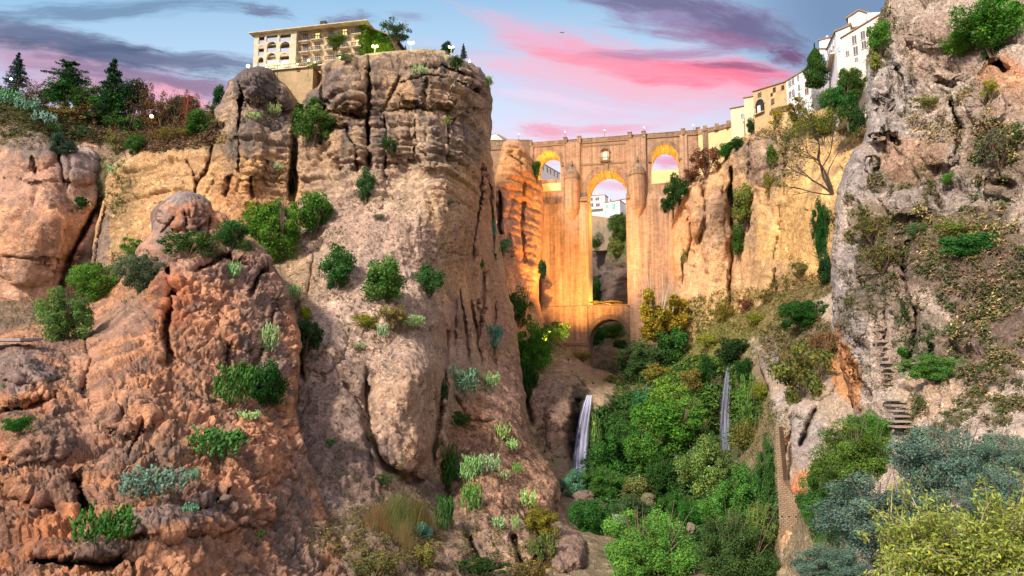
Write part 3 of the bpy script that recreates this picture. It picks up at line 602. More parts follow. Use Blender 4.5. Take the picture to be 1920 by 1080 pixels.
# --- near crag on the right
def disp_crag(P3, X, Y, N, D):
    near = np.clip(D/40, 0.55, 1.3)
    w = P3+0.5*np.stack([pnoise(P3*0.5), pnoise(P3*0.5+9), pnoise(P3*0.5+20)], -1)
    k = 0.9*fbm(P3*0.13+1, 4)+0.62*facets(w*np.array([0.34, 0.34, 0.28]), 1)+0.26*facets(w*1.05, 5)+0.10*facets(w*3.0, 7)
    return near*(k+0.10*fbm(P3*2.2, 4, .65)+0.35*cracks(P3, (.25, .25, .12), .06, 5))
mass('crag', [(1664,-60),(1662,0),(1652,20),(1640,48),(1630,80),(1624,120),(1622,180),(1624,230),(1620,262),(1600,280),(1584,310),(1572,345),(1566,380),(1562,420),(1558,470),(1556,520),(1560,570),(1566,630),(1576,690),(1592,750),(1604,800),(1610,900),(1600,1240),(2440,1240),(2440,-60)],
     [(1650,0,56),(1632,100,54),(1640,200,50),(1760,0,50),(1900,0,46),(1760,120,46),(1900,160,40),(1700,300,44),(1600,320,47),(1580,420,45),(1700,430,40),(1850,330,38),(1900,450,33),(1580,560,43),(1680,560,37),(1800,560,33),(1900,600,30),(1600,700,38),(1700,700,33),(1850,720,28),(1640,820,30),(1800,850,25),(1900,850,23),(1700,1200,18),(2000,1200,16),(2040,0,42),(2040,500,28),(2400,0,36),(2400,500,24),(2400,1100,15)], ROCKN, 2.0,
     [([(1700,440),(1690,500),(1720,600),(1700,700)], 6, 1.6), ([(1625,260),(1660,250),(1690,270)], 4, 1.6), ([(1860,110),(1890,135)], 9, 2.4), ([(1860,335),(1900,350)], 10, 2.0), ([(1830,250),(1860,300)], 5, 1.6), ([(1780,180),(1800,240),(1790,300)], 5, 1.6), ([(1640,300),(1650,360)], 5, 1.5), ([(1752,150),(1790,160)], 4, 1.2), ([(1680,120),(1700,200)], 5, 1.3), ([(1580,640),(1600,700),(1640,760)], 6, 1.6), ([(1740,640),(1760,720)], 6, 1.4), ([(1660,560),(1655,640)], 5, 1.0)],
     [(1640,230,30,40,1.5), (1750,60,50,40,1.5), (1700,380,50,30,1.2), (1850,200,40,40,1.4), (1600,560,28,90,1.0), (1760,290,40,26,1.2), (1650,160,26,40,1.2)], (16, 4), 2.6, disp_crag,
     [(1660,180,50,110,0,(0.42,0.38,0.36),.8), (1620,330,50,50,0,(0.36,0.32,0.31),.7), (1700,290,60,40,0,(0.45,0.27,0.165),.7), (1760,90,80,60,0,(0.40,0.29,0.23),.8), (1880,130,50,26,0,(0.5,0.24,0.12),.8), (1880,160,50,50,0,(0.46,0.27,0.16),.6), (1850,220,60,60,0,(0.38,0.29,0.23),.7), (1590,580,36,150,0,(0.34,0.30,0.28),.9),
      (1640,500,50,90,0,(0.15,0.12,0.075),.75), (1700,560,30,80,0,(0.44,0.32,0.25),.8), (1790,440,120,60,0,(0.15,0.115,0.07),.8), (1830,520,110,70,0,(0.14,0.10,0.075),.85), (1860,640,80,90,0,(0.15,0.10,0.075),.85), (1720,620,70,50,0,(0.16,0.125,0.08),.6), (1740,740,70,50,0,(0.47,0.33,0.225),.85), (1590,700,18,80,-14,(0.52,0.23,0.09),.95), (1660,680,30,80,0,(0.44,0.33,0.26),.8), (1700,340,70,30,0,(0.17,0.13,0.08),.6), (1870,300,50,50,0,(0.22,0.16,0.10),.6), (1620,410,50,40,0,(0.17,0.135,0.08),.7), (1640,40,20,60,10,(0.16,0.13,0.07),.7), (1740,360,80,24,-10,(0.4,0.34,0.31),.7)], (0.46,0.375,0.31), 71, 14, bright=(1.08, 1.06, 1.08), flat=True)

# --- gorge beyond the bridge, seen through its arches
def disp_back(P3, X, Y, N, D): return 2.0*fbm(P3*0.04, 4)+1.2*strata(P3[..., 2], P3, 7, 0.7, 1)+1.2*facets(P3*0.12, 4)+.5*facets(P3*.4, 2)
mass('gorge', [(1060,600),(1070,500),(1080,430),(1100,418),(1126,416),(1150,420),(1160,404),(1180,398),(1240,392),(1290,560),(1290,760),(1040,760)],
     [(1110,430,345),(1140,480,335),(1126,520,345),(1170,420,330),(1170,500,322),(1125,560,350),(1160,560,322),(1200,600,310),(1120,640,300),(1160,640,300),(1120,700,270),(1180,700,270)], ROCK, 2.5,
     [([(1150,530),(1180,522)], 2, 3)], [(1160,545,26,40,6)], (8, 8), 1.6, disp_back,
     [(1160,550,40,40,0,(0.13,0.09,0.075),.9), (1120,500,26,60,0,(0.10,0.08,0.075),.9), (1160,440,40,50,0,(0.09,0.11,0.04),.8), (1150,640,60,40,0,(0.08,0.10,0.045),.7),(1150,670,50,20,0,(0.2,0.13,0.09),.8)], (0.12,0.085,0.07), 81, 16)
# --- the ground: one sheet out to the horizon, under everything
gv = []; gf = []
R_ = [(-9000, -60), (-600, -60), (0, -60), (600, -60), (9000, -60)]
mg = MB(); mg.add([(-9000,-9000,-62),(9000,-9000,-62),(9000,9000,-62),(-9000,9000,-62)], [(0,1,2,3)])
tag(mg.build('ground', plain('earth', (0.13, 0.10, 0.06), var=0.3, scale=0.02)), kind='structure')
# ------------------------------------------------------------------ the stone bridge
BA = math.radians(13.0); B0 = P(1140, 697, 258.0)
ES = Vector((math.cos(BA), -math.sin(BA), 0)); ED = Vector((math.sin(BA), math.cos(BA), 0))
def BL(px, py, d=0.0):
    """s, z on the bridge's front plane (shifted d metres back) for a photo pixel"""
    r = P(px, py, 1.0)
    k = (B0+ED*d).dot(ED)/r.dot(ED); q = r*k-B0
    return q.dot(ES), q.z
def stone_mat(name, c1, c2, c3, bw=1.1, bh=0.45, streak=0.5, bump=0.12):
    """coursed ashlar in object x (along) and z (up), weathered"""
    m, t, bs = material(name)
    oc = t.new('ShaderNodeTexCoord').outputs['Object']
    sp = t.new('ShaderNodeSeparateXYZ'); t.l.new(oc, sp.inputs[0])
    xy = t.math('ADD', sp.outputs[0], sp.outputs[1])
    cb = t.new('ShaderNodeCombineXYZ'); t.l.new(xy, cb.inputs[0]); t.l.new(sp.outputs[2], cb.inputs[1])
    br = t.new('ShaderNodeTexBrick'); t.l.new(cb.outputs[0], br.inputs['Vector'])
    br.inputs['Scale'].default_value = 1.0; br.inputs['Brick Width'].default_value = bw; br.inputs['Row Height'].default_value = bh
    br.inputs['Mortar Size'].default_value = 0.035; br.inputs['Mortar Smooth'].default_value = 0.4; br.inputs['Bias'].default_value = 0.0
    br.inputs['Color1'].default_value = (*c1, 1); br.inputs['Color2'].default_value = (*c2, 1); br.inputs['Mortar'].default_value = (*c3, 1)
    n = t.noise(oc, 0.35, 8, 0.7)
    st = t.noise(t.mapping(oc, sc=(0.9, 0.9, 0.035)), 1.0, 5, 0.65)      # rain streaks
    k = t.math('ADD', t.math('MULTIPLY', t.math('SUBTRACT', n, 0.5), 1.2), t.math('MULTIPLY', t.math('SUBTRACT', st, 0.5), streak*2.4))
    k = t.math('MAXIMUM', t.math('ADD', k, 1.0), 0.35)
    hn = t.noise(oc, 3.0, 3, 0.6)
    hole = t.math('MULTIPLY_ADD', t.ramp(hn, 0.70, 0.76), -0.6, 1.0)      # putlog holes and lost stones
    sc = t.new('ShaderNodeVectorMath', operation='SCALE'); t.l.new(br.outputs['Color'], sc.inputs[0]); t.l.new(t.math('MULTIPLY', k, hole), sc.inputs['Scale'])
    t.l.new(sc.outputs[0], bs.inputs['Base Color'])
    b = t.new('ShaderNodeBump'); b.inputs['Distance'].default_value = bump
    t.l.new(t.math('ADD', t.math('MULTIPLY', br.outputs['Fac'], -1.0), t.math('MULTIPLY', n, 1.5)), b.inputs['Height']); t.l.new(b.outputs[0], bs.inputs['Normal'])
    return m
STONE = stone_mat('bridge_stone', (0.42, 0.27, 0.18), (0.32, 0.205, 0.135), (0.12, 0.075, 0.055), 1.1, 0.45, 0.9, .15)
STONE2 = stone_mat('weathered_stone', (0.30, 0.20, 0.13), (0.22, 0.15, 0.10), (0.10, 0.07, 0.05), 1.2, 0.5, .8)
STONE3 = stone_mat('pale_ashlar', (0.46, 0.36, 0.25), (0.40, 0.31, 0.21), (0.3, 0.23, 0.16), 0.9, 0.4, 0.25)
TRIM = plain('dark_cornice_stone', (0.20, 0.14, 0.09), var=0.3, bump=0.05)
PLASTER = plain('old_ochre_plaster', (0.62, 0.46, 0.24), var=0.16, scale=0.4, bump=0.04)
IRON = plain('black_iron', (0.03, 0.03, 0.03), rough=0.6, var=0.1)
LAMPG = plain('lit_globe', (0.9, 0.9, 0.8), emit=(1.0, 0.92, 0.62), es=9)

def arch_pts(x0, x1, zs, zc, n=18):
    """points over an arch from its right springing to its left one"""
    cx, rx = (x0+x1)/2, (x1-x0)/2
    return [(cx+rx*math.cos(math.pi*i/n), zs+(zc-zs)*math.sin(math.pi*i/n)) for i in range(n+1)]
def slab_with_holes(name, outer, holes, y0, y1, mat, parent):
    cu = bpy.data.curves.new(name, 'CURVE'); cu.dimensions = '2D'; cu.fill_mode = 'BOTH'; cu.extrude = (y1-y0)/2
    for lp in [outer]+holes:
        s = cu.splines.new('POLY'); s.points.add(len(lp)-1); s.use_cyclic_u = True
        for p, q in zip(s.points, lp): p.co = (q[0], q[1], 0, 1)
    tmp = bpy.data.objects.new('tmp', cu); COL.objects.link(tmp)
    dg = bpy.context.evaluated_depsgraph_get(); dg.update()
    me = bpy.data.meshes.new_from_object(tmp.evaluated_get(dg))
    bpy.data.objects.remove(tmp)
    me.transform(Matrix(((1,0,0,0),(0,0,-1,(y0+y1)/2),(0,1,0,0),(0,0,0,1))))
    me.materials.clear(); me.materials.append(mat); me.name = name
    o = bpy.data.objects.new(name, me); COL.objects.link(o); o.parent = parent
    return o
def ring(name, x0, x1, zs, zc, w, y0, y1, mat, parent, n=20, close=False):
    """voussoir ring standing proud of the wall"""
    mb = MB(); ip = arch_pts(x0, x1, zs, zc, n); op = arch_pts(x0-w, x1+w, zs, zc+w, n)
    for i in range(n):
        mb.prism([ip[i], op[i], op[i+1], ip[i+1]], y0, y1)
    return mb.build(name, mat, parent)

bridge = empty('stone_bridge', B0, -BA)
tag(bridge, 'tall floodlit stone arch bridge spanning the gorge', 'bridge')
sx = lambda px, py=400: BL(px, py)[0]
zt = lambda px, py: BL(px, py)[1]
ZTOP = zt(1140, 257); ZROAD = ZTOP-1.3
TH = 12.0
hC = []   # central opening: arch above imposts, narrower shaft below
xl, xr = sx(1100, 340), sx(1176, 340); xl2, xr2 = sx(1104, 500), sx(1176, 500)
zs, zc = zt(1140, 366), zt(1138, 320)
hC = arch_pts(xl, xr, zs, zc, 24)+[(xl, zs-1.5), (xl2+.2, zs-2.2), (xl2, zt(1140, 571)), (xr2, zt(1140, 571)), (xr2, zs-2.2), (xr, zs-1.5)]
fl, fr = sx(1105, 640), sx(1181, 640); fzs, fzc = zt(1140, 643), zt(1143, 598)
hF = arch_pts(fl, fr, fzs, fzc, 24)+[(fl, -9.5), (fr, -9.5)]
ll, lr = sx(1004, 310), sx(1051, 310); lzs, lzc = zt(1028, 308), zt(1028, 283)
hL = arch_pts(ll, lr, lzs, lzc, 18)+[(ll, zt(1028, 337)), (lr, zt(1028, 337))]
rl, rr = sx(1222, 310), sx(1272, 310); rzs, rzc = zt(1246, 298), zt(1246, 271)
hR = arch_pts(rl, rr, rzs, rzc, 18)+[(rl, zt(1246, 326)), (rr, zt(1246, 326))]
bl, brr = sx(900), sx(1322)
outer = [(bl, -10), (fl-9, -10), (fl-1e-3, -10), (fl-1e-3, -9.6), (fr+1e-3, -9.6), (fr+1e-3, -10), (brr, -10), (brr, ZROAD), (bl, ZROAD)]
outer = [(bl, -10), (brr, -10), (brr, ZROAD), (bl, ZROAD)]
slab_with_holes('wall', outer, [hC, hF, hL, hR], 0, TH, STONE, bridge)
mb = MB(); mb.box(bl, brr, 0.0, 0.6, ZROAD+.003, ZTOP); mb.box(bl, brr, TH-.6, TH, ZROAD+.003, ZTOP); mb.box(bl, brr, -.12, .72, ZTOP+.003, ZTOP+.22)
mb.build('parapet', STONE2, bridge)
mb = MB(); mb.box(bl, brr, -.35, -.003, ZROAD-.55, ZROAD-.15); mb.build('cornice', TRIM, bridge)
# pylons standing proud between the openings, with their posts above the parapet
for (a, b_, y, top) in [(1058, 1088, 1.0, 1), (1178, 1212, 1.0, 1), (991, 1000, .5, 0), (1276, 1290, .5, 0), (940, 950, .4, 0)]:
    x0, x1 = sx(a, 320), sx(b_, 320); mb = MB(); mb.box(x0, x1, -y, -.004, zt(1140, 372), ZROAD-.003)
    mb.build('pylon', STONE, bridge)
for a in (1060, 1086, 1181, 1207, 994, 1281, 1309):
    x0 = sx(a, 255); mb = MB(); mb.box(x0-.7, x0+.7, -1.05 if 1050 < a < 1215 else -.5, .75, ZROAD-.5, ZTOP+.75); mb.box(x0-.85, x0+.85, -1.2 if 1050 < a < 1215 else -.65, .9, ZTOP+.753, ZTOP+1.0)
    mb.build('post', STONE2, bridge)
# lower piers: wider and proud, with battered shoulders
for (a, b_) in [(1016, 1104), (1177, 1262)]:
    x0, x1 = sx(a, 450), sx(b_, 450); zz = zt(1140, 372)
    x1 = xl2-.05 if a < 1100 else x1; x0 = xr2+.05 if a > 1100 else x0
    mb = MB()
    zb = zt(1140, 574)
    mb.add([(x0,-1.6,zb),(x1,-1.6,zb),(x1,-.004,zb),(x0,-.004,zb),(x0,-1.4,zz-1.5),(x1,-1.4,zz-1.5),(x1,-.004,zz+1.8),(x0,-.004,zz+1.8)],
           [(0,3,2,1),(4,5,6,7),(0,1,5,4),(1,2,6,5),(2,3,7,6),(3,0,4,7)])
    mb.build('pier', STONE, bridge)
    # foot of the pier, one step broader, down to the impost of the low arch
    xa, xb = (sx(1018, 600), fl-.4) if a < 1100 else (fr+.4, sx(1262, 600))
    mb = MB(); mb.box(xa, xb, -2.1, -.004, -11, zb-.004); mb.build('footing', STONE, bridge)
    mb = MB(); mb.box(xa-.3, xb+.3, -2.5, -.004-2.1, fzs-.9, fzs-.25); mb.box(xa-.2, xb+.15, -2.3, -2.104, fzs-.25, fzs+.1); mb.build('cornice', TRIM, bridge)
    xw = xl if a < 1100 else xr; sgn = -1 if a < 1100 else 1
    mb = MB(); mb.box(min(xw-.5*sgn*1, xw+2.6*sgn), max(xw-.5*sgn, xw+2.6*sgn), -1.9, -1.604+.2, zs-2.1, zs-1.4); mb.box(min(xw-.3*sgn, xw+2.4*sgn), max(xw-.3*sgn, xw+2.4*sgn), -1.7, -.01, zs-1.397, zs-.5)
    mb.build('impost', TRIM, bridge)
# half-round turrets against the pylons, with stone caps and finials
for a in (1073, 1196):
    x = sx(a, 350); r = 3.0; z0 = zt(1140, 386); z1 = zt(1140, 334); z2 = zt(1140, 313)
    mb = MB(); mb.lathe([(.5, z0-5.5), (r*.8, z0-2), (r, z0), (r, z1)], 20, (x, -1.0), math.pi, 2*math.pi); mb.build('turret', STONE, bridge, smooth=True)
    mb = MB(); mb.lathe([(r+.25, z1+.003)]+[(r*math.cos(i*math.pi/16)*1.06, z1+.25+(z2-z1-.25)*math.sin(i*math.pi/16)) for i in range(8)]+[(.25, z2)], 20, (x, -1.0), math.pi, 2*math.pi); mb.build('turret_cap', STONE2, bridge, smooth=True)
    mb = MB(); mb.lathe([(.9, z2-.3), (.75, z2+.2), (.3, z2+.35), (.28, z2+1.0), (.55, z2+1.3), (.5, z2+1.8), (.2, z2+2.4), (.28, z2+2.9), (.05, z2+3.3)], 10, (x, -1.3)); mb.build('finial', TRIM, bridge, smooth=True)
ring('arch_ring', xl, xr, zs, zc, 2.4, -.35, -.006, STONE2, bridge, 26)
ring('arch_ring', fl, fr, fzs, fzc, 1.5, -.30, -.006, STONE2, bridge, 24)
ring('arch_ring', ll, lr, lzs, lzc, 1.5, -.30, -.006, STONE2, bridge, 18)
ring('arch_ring', rl, rr, rzs, rzc, 1.5, -.30, -.006, STONE2, bridge, 18)
mb = MB(); xm = (xl+xr)/2; mb.prism([(xm-.45, zc-.2), (xm+.45, zc-.2), (xm+.7, zc+2.6), (xm-.7, zc+2.6)], -.9, -.36); mb.build('keystone', TRIM, bridge)
# string courses and the frame lines of the central panel
mb = MB(); mb.box(sx(1089), sx(1177), -.28, -.005, zt(1140, 307.5), zt(1140, 305)); mb.build('string_course', TRIM, bridge)
mb = MB(); mb.box(sx(1091), sx(1176), -.2, -.005, zt(1140, 272.5), zt(1140, 271)); mb.build('string_course', TRIM, bridge)
# spandrel: plastered back walls low in the side openings
for (a, b_, c_, e_) in [(ll, lr, 337, 352), (rl, rr, 326, 350)]:
    mb = MB(); mb.box(a-.2, b_+.2, -.22, -.006, zt(1140, e_), zt(1140, c_)); mb.build('sill_panel', PLASTER, bridge)
for (a, b_, z) in [(ll, lr, lzs), (rl, rr, rzs)]:
    for q, s_ in ((a, -1), (b_, 1)):
        mb = MB(); mb.box(min(q, q+s_*1.4), max(q, q+s_*1.4), -.75, -.31, z-.9, z-.3); mb.build('impost', TRIM, bridge)
# little prison window over the great arch, with its frame, canopy and balcony
wx, wz0, wz1 = sx(1134.5, 290), zt(1134, 300), zt(1134, 288)
fr_ = MB(); w = .95
for s_ in (-1, 1): fr_.box(min(wx+s_*w, wx+s_*(w+.75)), max(wx+s_*w, wx+s_*(w+.75)), -.6, -.005, wz0-.3, wz1+.6)
wf = fr_.build('window', STONE3, bridge)
ring('hood', wx-w-.5, wx+w+.5, wz1+.6, wz1+1.9, .55, -.95, -.01, STONE2, wf, 12)
pm = MB(); pm.prism([(wx-w, wz0), (wx+w, wz0)]+arch_pts(wx-w, wx+w, wz1, wz1+.7, 10), -.12, -.01); pm.build('pane', plain('dim_window_glass', (0.25, 0.22, 0.2), rough=0.2, emit=(1.0, .8, .5), es=.9), wf)
gm = MB()
for i in range(-2, 3): gm.box(wx+i*.42-.04, wx+i*.42+.04, -.22, -.14, wz0, wz1+.5)
gm.box(wx-w, wx+w, -.225, -.135, (wz0+wz1)/2-.05, (wz0+wz1)/2+.05); gm.build('grille', IRON, wf)
bm = MB(); bm.box(wx-2.2, wx+2.2, -1.3, -.61, wz0-.6, wz0-.3)
bm.build('balcony_slab', TRIM, wf)
bm = MB()
for i in range(12): bm.box(wx-2.1+i*4.2/11-.04, wx-2.1+i*4.2/11+.04, -1.28, -1.2, wz0-.3, wz0+.6)
bm.box(wx-2.15, wx+2.15, -1.3, -1.18, wz0+.6, wz0+.7); bm.build('railing', IRON, wf)
# band that closes the foot of the tall opening
mb = MB(); mb.box(fl-.39, fr+.39, -.5, -.31, zt(1140, 573.5), zt(1140, 571)); mb.build('string_course', TRIM, bridge)

# curved approach wall on the right: follows the rim towards the camera
appr = empty('approach_wall', (0, 0, 0)); tag(appr, 'curving buttressed retaining wall that carries the road from the bridge up to the houses', 'wall')
path_px = [(1309, 243.5, 249), (1345, 236, 245), (1375, 228, 239), (1400, 219, 232), (1425, 212, 225), (1450, 203, 217), (1480, 196, 208)]
pa = [P(*q) for q in path_px]
TOPZ = [p.z for p in pa]
def strip_wall(pts, z0off, z1off, th, name, mat, parent, off=0.0):
    v = []; f = []
    for i, p in enumerate(pts):
        d = (pts[min(i+1, len(pts)-1)]-pts[max(i-1, 0)]); d.z = 0; d.normalize(); nrm = Vector((-d.y, d.x, 0))
        if nrm.y < 0: nrm = -nrm
        a = p-nrm*off; b = p+nrm*th
        v += [(a.x, a.y, p.z+z0off), (a.x, a.y, p.z+z1off), (b.x, b.y, p.z+z1off), (b.x, b.y, p.z+z0off)]
    n = len(pts)
    for i in range(n-1):
        for k in range(4): f.append((i*4+k, i*4+(k+1) % 4, (i+1)*4+(k+1) % 4, (i+1)*4+k))
    f += [(0, 1, 2, 3), (4*n-1, 4*n-2, 4*n-3, 4*n-4)]
    return mesh_obj(name, v, f, mat, parent)
strip_wall(pa, -30, -1.9, 8, 'wall', PLASTER, appr)
strip_wall(pa, -1.897, -1.3, 8, 'cornice', STONE2, appr, .25)
strip_wall(pa, -1.297, 0, .6, 'parapet', STONE2, appr, 0)
for i, q in enumerate([(1322, 240, 248), (1366, 230.5, 241), (1400, 219, 232), (1344, 236, 245.2)]):
    p = P(*q); mb = MB(); mb.box(-1.0, 1.0, -1.0, .5, -26 if i in (0, 2) else -1.9, -1.95 if i in (0, 2) else -1.3); mb.box(-.7, .7, -.8, .7, -1.29, .7)
    o = mb.build('buttress', STONE2, appr); o.location = p; o.rotation_euler.z = -.35

# dark reddish wall and low house left of the bridge, by the cliff
lw = empty('rim_wall', (0, 0, 0)); tag(lw, 'short reddish masonry wall on the rim between the cliff and the bridge', 'wall')
strip_wall([P(900, 264, 272), P(940, 264, 268), P(992, 264, 264)], -22, 0, 3, 'wall', STONE2, lw)
strip_wall([P(900, 264, 272), P(940, 264, 268), P(992, 264, 264)], .003, .5, 1, 'coping', TRIM, lw, .2)

# flood lamps that light the bridge, each a small fixture on the rock
def floodlight(px, py, Y, target, power, col, spot=70, label=''):
    p = P(px, py, Y); q = target
    r = empty('floodlight', p); tag(r, label, 'floodlight')
    mb = MB(); mb.box(-.35, .35, -.25, .25, .35, .85); mb.build('housing', IRON, r)
    mb = MB(); mb.box(-.3, .3, .252, .3, .4, .8); mb.build('lens', LAMPG, r)
    mb = MB(); mb.box(-.06, .06, -.06, .06, -.8, .35); mb.build('bracket', IRON, r)
    ld = bpy.data.lights.new('flood_lamp', 'SPOT'); ld.energy = power; ld.color = col; ld.spot_size = math.radians(spot); ld.spot_blend = 0.8; ld.shadow_soft_size = 0.5
    l = bpy.data.objects.new('flood_lamp', ld); COL.objects.link(l); l.location = p+Vector((0, 0, 1.6))
    l.rotation_euler = (q-l.location).to_track_quat('-Z', 'Y').to_euler()
AMB = (1.0, 0.48, 0.12)
def bpt(px, py, d): 
    s, z = BL(px, py); return B0+ES*s+ED*d+Vector((0, 0, z))
floodlight(1112, 722, surf(1112, 722, 'gorge')-1.0, bpt(1082, 470, 0), 460000, AMB, 52, 'lamp on the scree aimed up at the left pier of the bridge')
floodlight(1010, 655, 214, bpt(1215, 430, 0), 420000, AMB, 46, 'lamp at the foot of the left cliff aimed at the right pier')
floodlight(1066, 678, surf(1066, 678)-1.5, bpt(972, 310, -14), 230000, (1, .40, .08), 34, 'lamp on the scree aimed up at the rock pillar')
def inner_lamp(px, py, d, power, r=.4):
    ld = bpy.data.lights.new('arch_lamp', 'POINT'); ld.energy = power; ld.color = (1.0, .62, .10); ld.shadow_soft_size = r
    l = bpy.data.objects.new('arch_lamp', ld); COL.objects.link(l); l.location = bpt(px, py, d); return l
inner_lamp(1028, 332, 5.5, 8000); inner_lamp(1247, 322, 5.5, 8000)
inner_lamp(1142, 560, 5.0, 15000); inner_lamp(1142, 400, 6, 11000)
for a in (1028, 1247, 1142):
    r = empty('floodlight', bpt(a, {1028:336, 1247:325, 1142:570}[a], 5.5)); tag(r, {1028:'small lamp standing on the sill inside the left side arch', 1247:'small lamp standing on the sill inside the right side arch', 1142:'small lamp on the ledge at the foot of the tall central opening'}[a], 'floodlight')
    mb = MB(); mb.box(-.3, .3, -.2, .2, .1, .5); mb.build('housing', IRON, r); mb = MB(); mb.box(-.25, .25, -.15, .15, .503, .56); mb.build('lens', LAMPG, r)
# ------------------------------------------------------------------ buildings
CREAM = plain('cream_plaster', (0.60, 0.50, 0.34), var=.12, scale=.5, bump=.02)
WHITE = plain('whitewashed_wall', (0.70, 0.70, 0.72), var=.16, scale=.35, bump=.03)
WORN = plain('stained_whitewash', (0.66, 0.63, 0.60), var=.38, scale=.5, bump=.05)
PEACH = plain('peeling_peach_plaster', (0.64, 0.555, 0.50), var=.34, scale=.6, bump=.05)
RUIN = plain('crumbling_brown_wall', (0.47, 0.33, 0.18), var=.42, scale=.55, bump=.10)
TILE = plain('clay_roof_tiles', (0.25, 0.17, 0.12), var=.35, scale=2.5, bump=.1)
HSTONE = plain('hotel_sandstone', (0.42, 0.335, 0.225), var=.45, scale=.9, bump=.05)
HPALE = plain('pale_hotel_stone', (0.44, 0.385, 0.30), var=.45, scale=.9, bump=.05)
WOOD = plain('brown_joinery', (0.13, 0.06, 0.035), var=.2)
SHUT = plain('dark_shutter', (0.12, 0.10, 0.11), var=.2)
GLASS = plain('window_glass', (0.20, 0.21, 0.27), rough=.15, var=.05)
GLASSL = plain('lit_window', (0.7, 0.6, 0.2), emit=(1.0, .82, .25), es=.8, var=.05)
DARK = plain('dark_interior', (0.03, 0.026, 0.025), var=.1)
AWN = plain('rolled_awning', (0.50, 0.30, 0.24), var=.15)
GREENSH = plain('green_shutter', (0.10, 0.42, 0.36), var=.1)
BALU = plain('glass_balustrade', (0.28, 0.34, 0.48), rough=.2, var=.1)
PALEMET = plain('pale_steel', (0.55, 0.55, 0.6), rough=.5, var=.1)

class Face:
    """vertical building face between two ground points; local x runs along it, y goes into the building, z up"""
    def __init__(s, A, B, name, label, cat='house', group=None):
        s.A = Vector((A.x, A.y, 0)); d = Vector((B.x-A.x, B.y-A.y, 0)); s.L = d.length; s.a = math.atan2(d.y, d.x)
        s.r = empty(name, s.A, s.a); tag(s.r, label, cat, group)
        s.e = d.normalized(); s.n = Vector((-s.e.y, s.e.x, 0))
    def px(s, px, py):
        r = P(px, py, 1.0); k = s.A.dot(s.n)/r.dot(s.n); q = r*k-s.A
        return q.dot(s.e), q.z
    def poly(s, name, pts, y0, y1, mat, parent=None):
        mb = MB(); mb.prism(pts, y0, y1); return mb.build(name, mat, parent or s.r)
    def box(s, name, x0, x1, y0, y1, z0, z1, mat, parent=None):
        mb = MB(); mb.box(x0, x1, y0, y1, z0, z1); return mb.build(name, mat, parent or s.r)
    def window(s, px, py, w, h, frame=WHITE, pane=GLASS, arch=False, parent=None, depth=.12, sill=True):
        x, z = s.px(px, py)
        mb = MB(); t = .1
        mb.box(x-w/2-t, x-w/2, -depth, -.004, z-h/2-t, z+h/2+t); mb.box(x+w/2, x+w/2+t, -depth, -.004, z-h/2-t, z+h/2+t)
        mb.box(x-w/2, x+w/2, -depth, -.004, z+h/2, z+h/2+t); mb.box(x-w/2-(.15 if sill else 0), x+w/2+(.15 if sill else 0), -depth-.1, -.004, z-h/2-t-.05, z-h/2-.05)
        mb.box(x-.04, x+.04, -depth*.8, -.004, z-h/2, z+h/2)
        f = mb.build('window', frame, parent or s.r)
        if arch: pts = [(x-w/2, z-h/2), (x+w/2, z-h/2)]+arch_pts(x-w/2, x+w/2, z+h/2-.2, z+h/2+w/2-.1, 8)
        else: pts = [(x-w/2, z-h/2), (x+w/2, z-h/2), (x+w/2, z+h/2), (x-w/2, z+h/2)]
        pm = MB(); pm.prism(pts, -.05, -.006); pm.build('pane', pane, f)
        return f

# ---- hotel on the cliff
hA, hB = P(483, 66, 192), P(688, 42, 185)
H = Face(hA, hB, 'hotel', 'sandstone hotel with arched loggias and an ivy-clad corner on the main cliff', 'hotel')
HL = H.L; hz = hB.z-.9                # eaves
zf = H.px(600, 137)[1]              # foot of the block
secx = H.px(557, 100)[0]
h_out = [(0, zf-3), (HL, zf-3), (HL, hz), (0, hz)]
H.box('wall', secx, HL, 0, 13, zf-3, hz-.003, HSTONE)
# arcaded left block, proud of the rest, with real loggias
lev = []
holes = []; loggias = []
rows = [(90, 109), (112, 130), (68.5, 87)]
x_of = lambda p: H.px(p, 100)[0]
z_of = lambda q: H.px(520, q)[1]
cols = [(490, 500.5), (505.5, 523), (530, 548)]
for ci, (a, b_) in enumerate(cols):
    rs = [(73, 85.5), (95, 107), (117, 127)] if ci == 0 else [(88, 100), (109, 121.5)]
    for (t_, b2) in rs:
        xa, xb = x_of(a), x_of(b_); zb = H.px((a+b_)/2, b2)[1]; ztp = H.px((a+b_)/2, t_-5)[1]
        holes.append(arch_pts(xa, xb, ztp-(xb-xa)*.5, ztp, 12)+[(xa, zb-.3), (xb, zb-.3)]); loggias.append((xa, xb, zb-.3, ztp))
    if ci:
        xa, xb = x_of(a-1.5), x_of(b_+1.5); zb = H.px((a+b_)/2, 77)[1]
        holes.append([(xa, zb-.9), (xb, zb-.9), (xb, hz-.8), (xa, hz-.8)]); loggias.append((xa, xb, zb-.9, hz-.8))
o = slab_with_holes('arcade_wall', [(0, zf-3), (secx+.003, zf-3), (secx+.003, hz-.003), (0, hz-.003)], holes, -1.6, -1.0, HPALE, H.r)
H.box('side_wall', secx+.006, secx+.5, -1.6, -.003, zf-3, hz-.003, HPALE); H.box('side_wall', 0, .5, -.997, 13, zf-3, hz-.003, HPALE)
H.box('wall', .503, secx-.003, .8, 13, zf-3, hz-.003, HSTONE)
for z in [l[2] for l in loggias[:2]]: H.box('floor_slab', .503, secx-.003, -.997, .797, z-.35, z, HPALE)
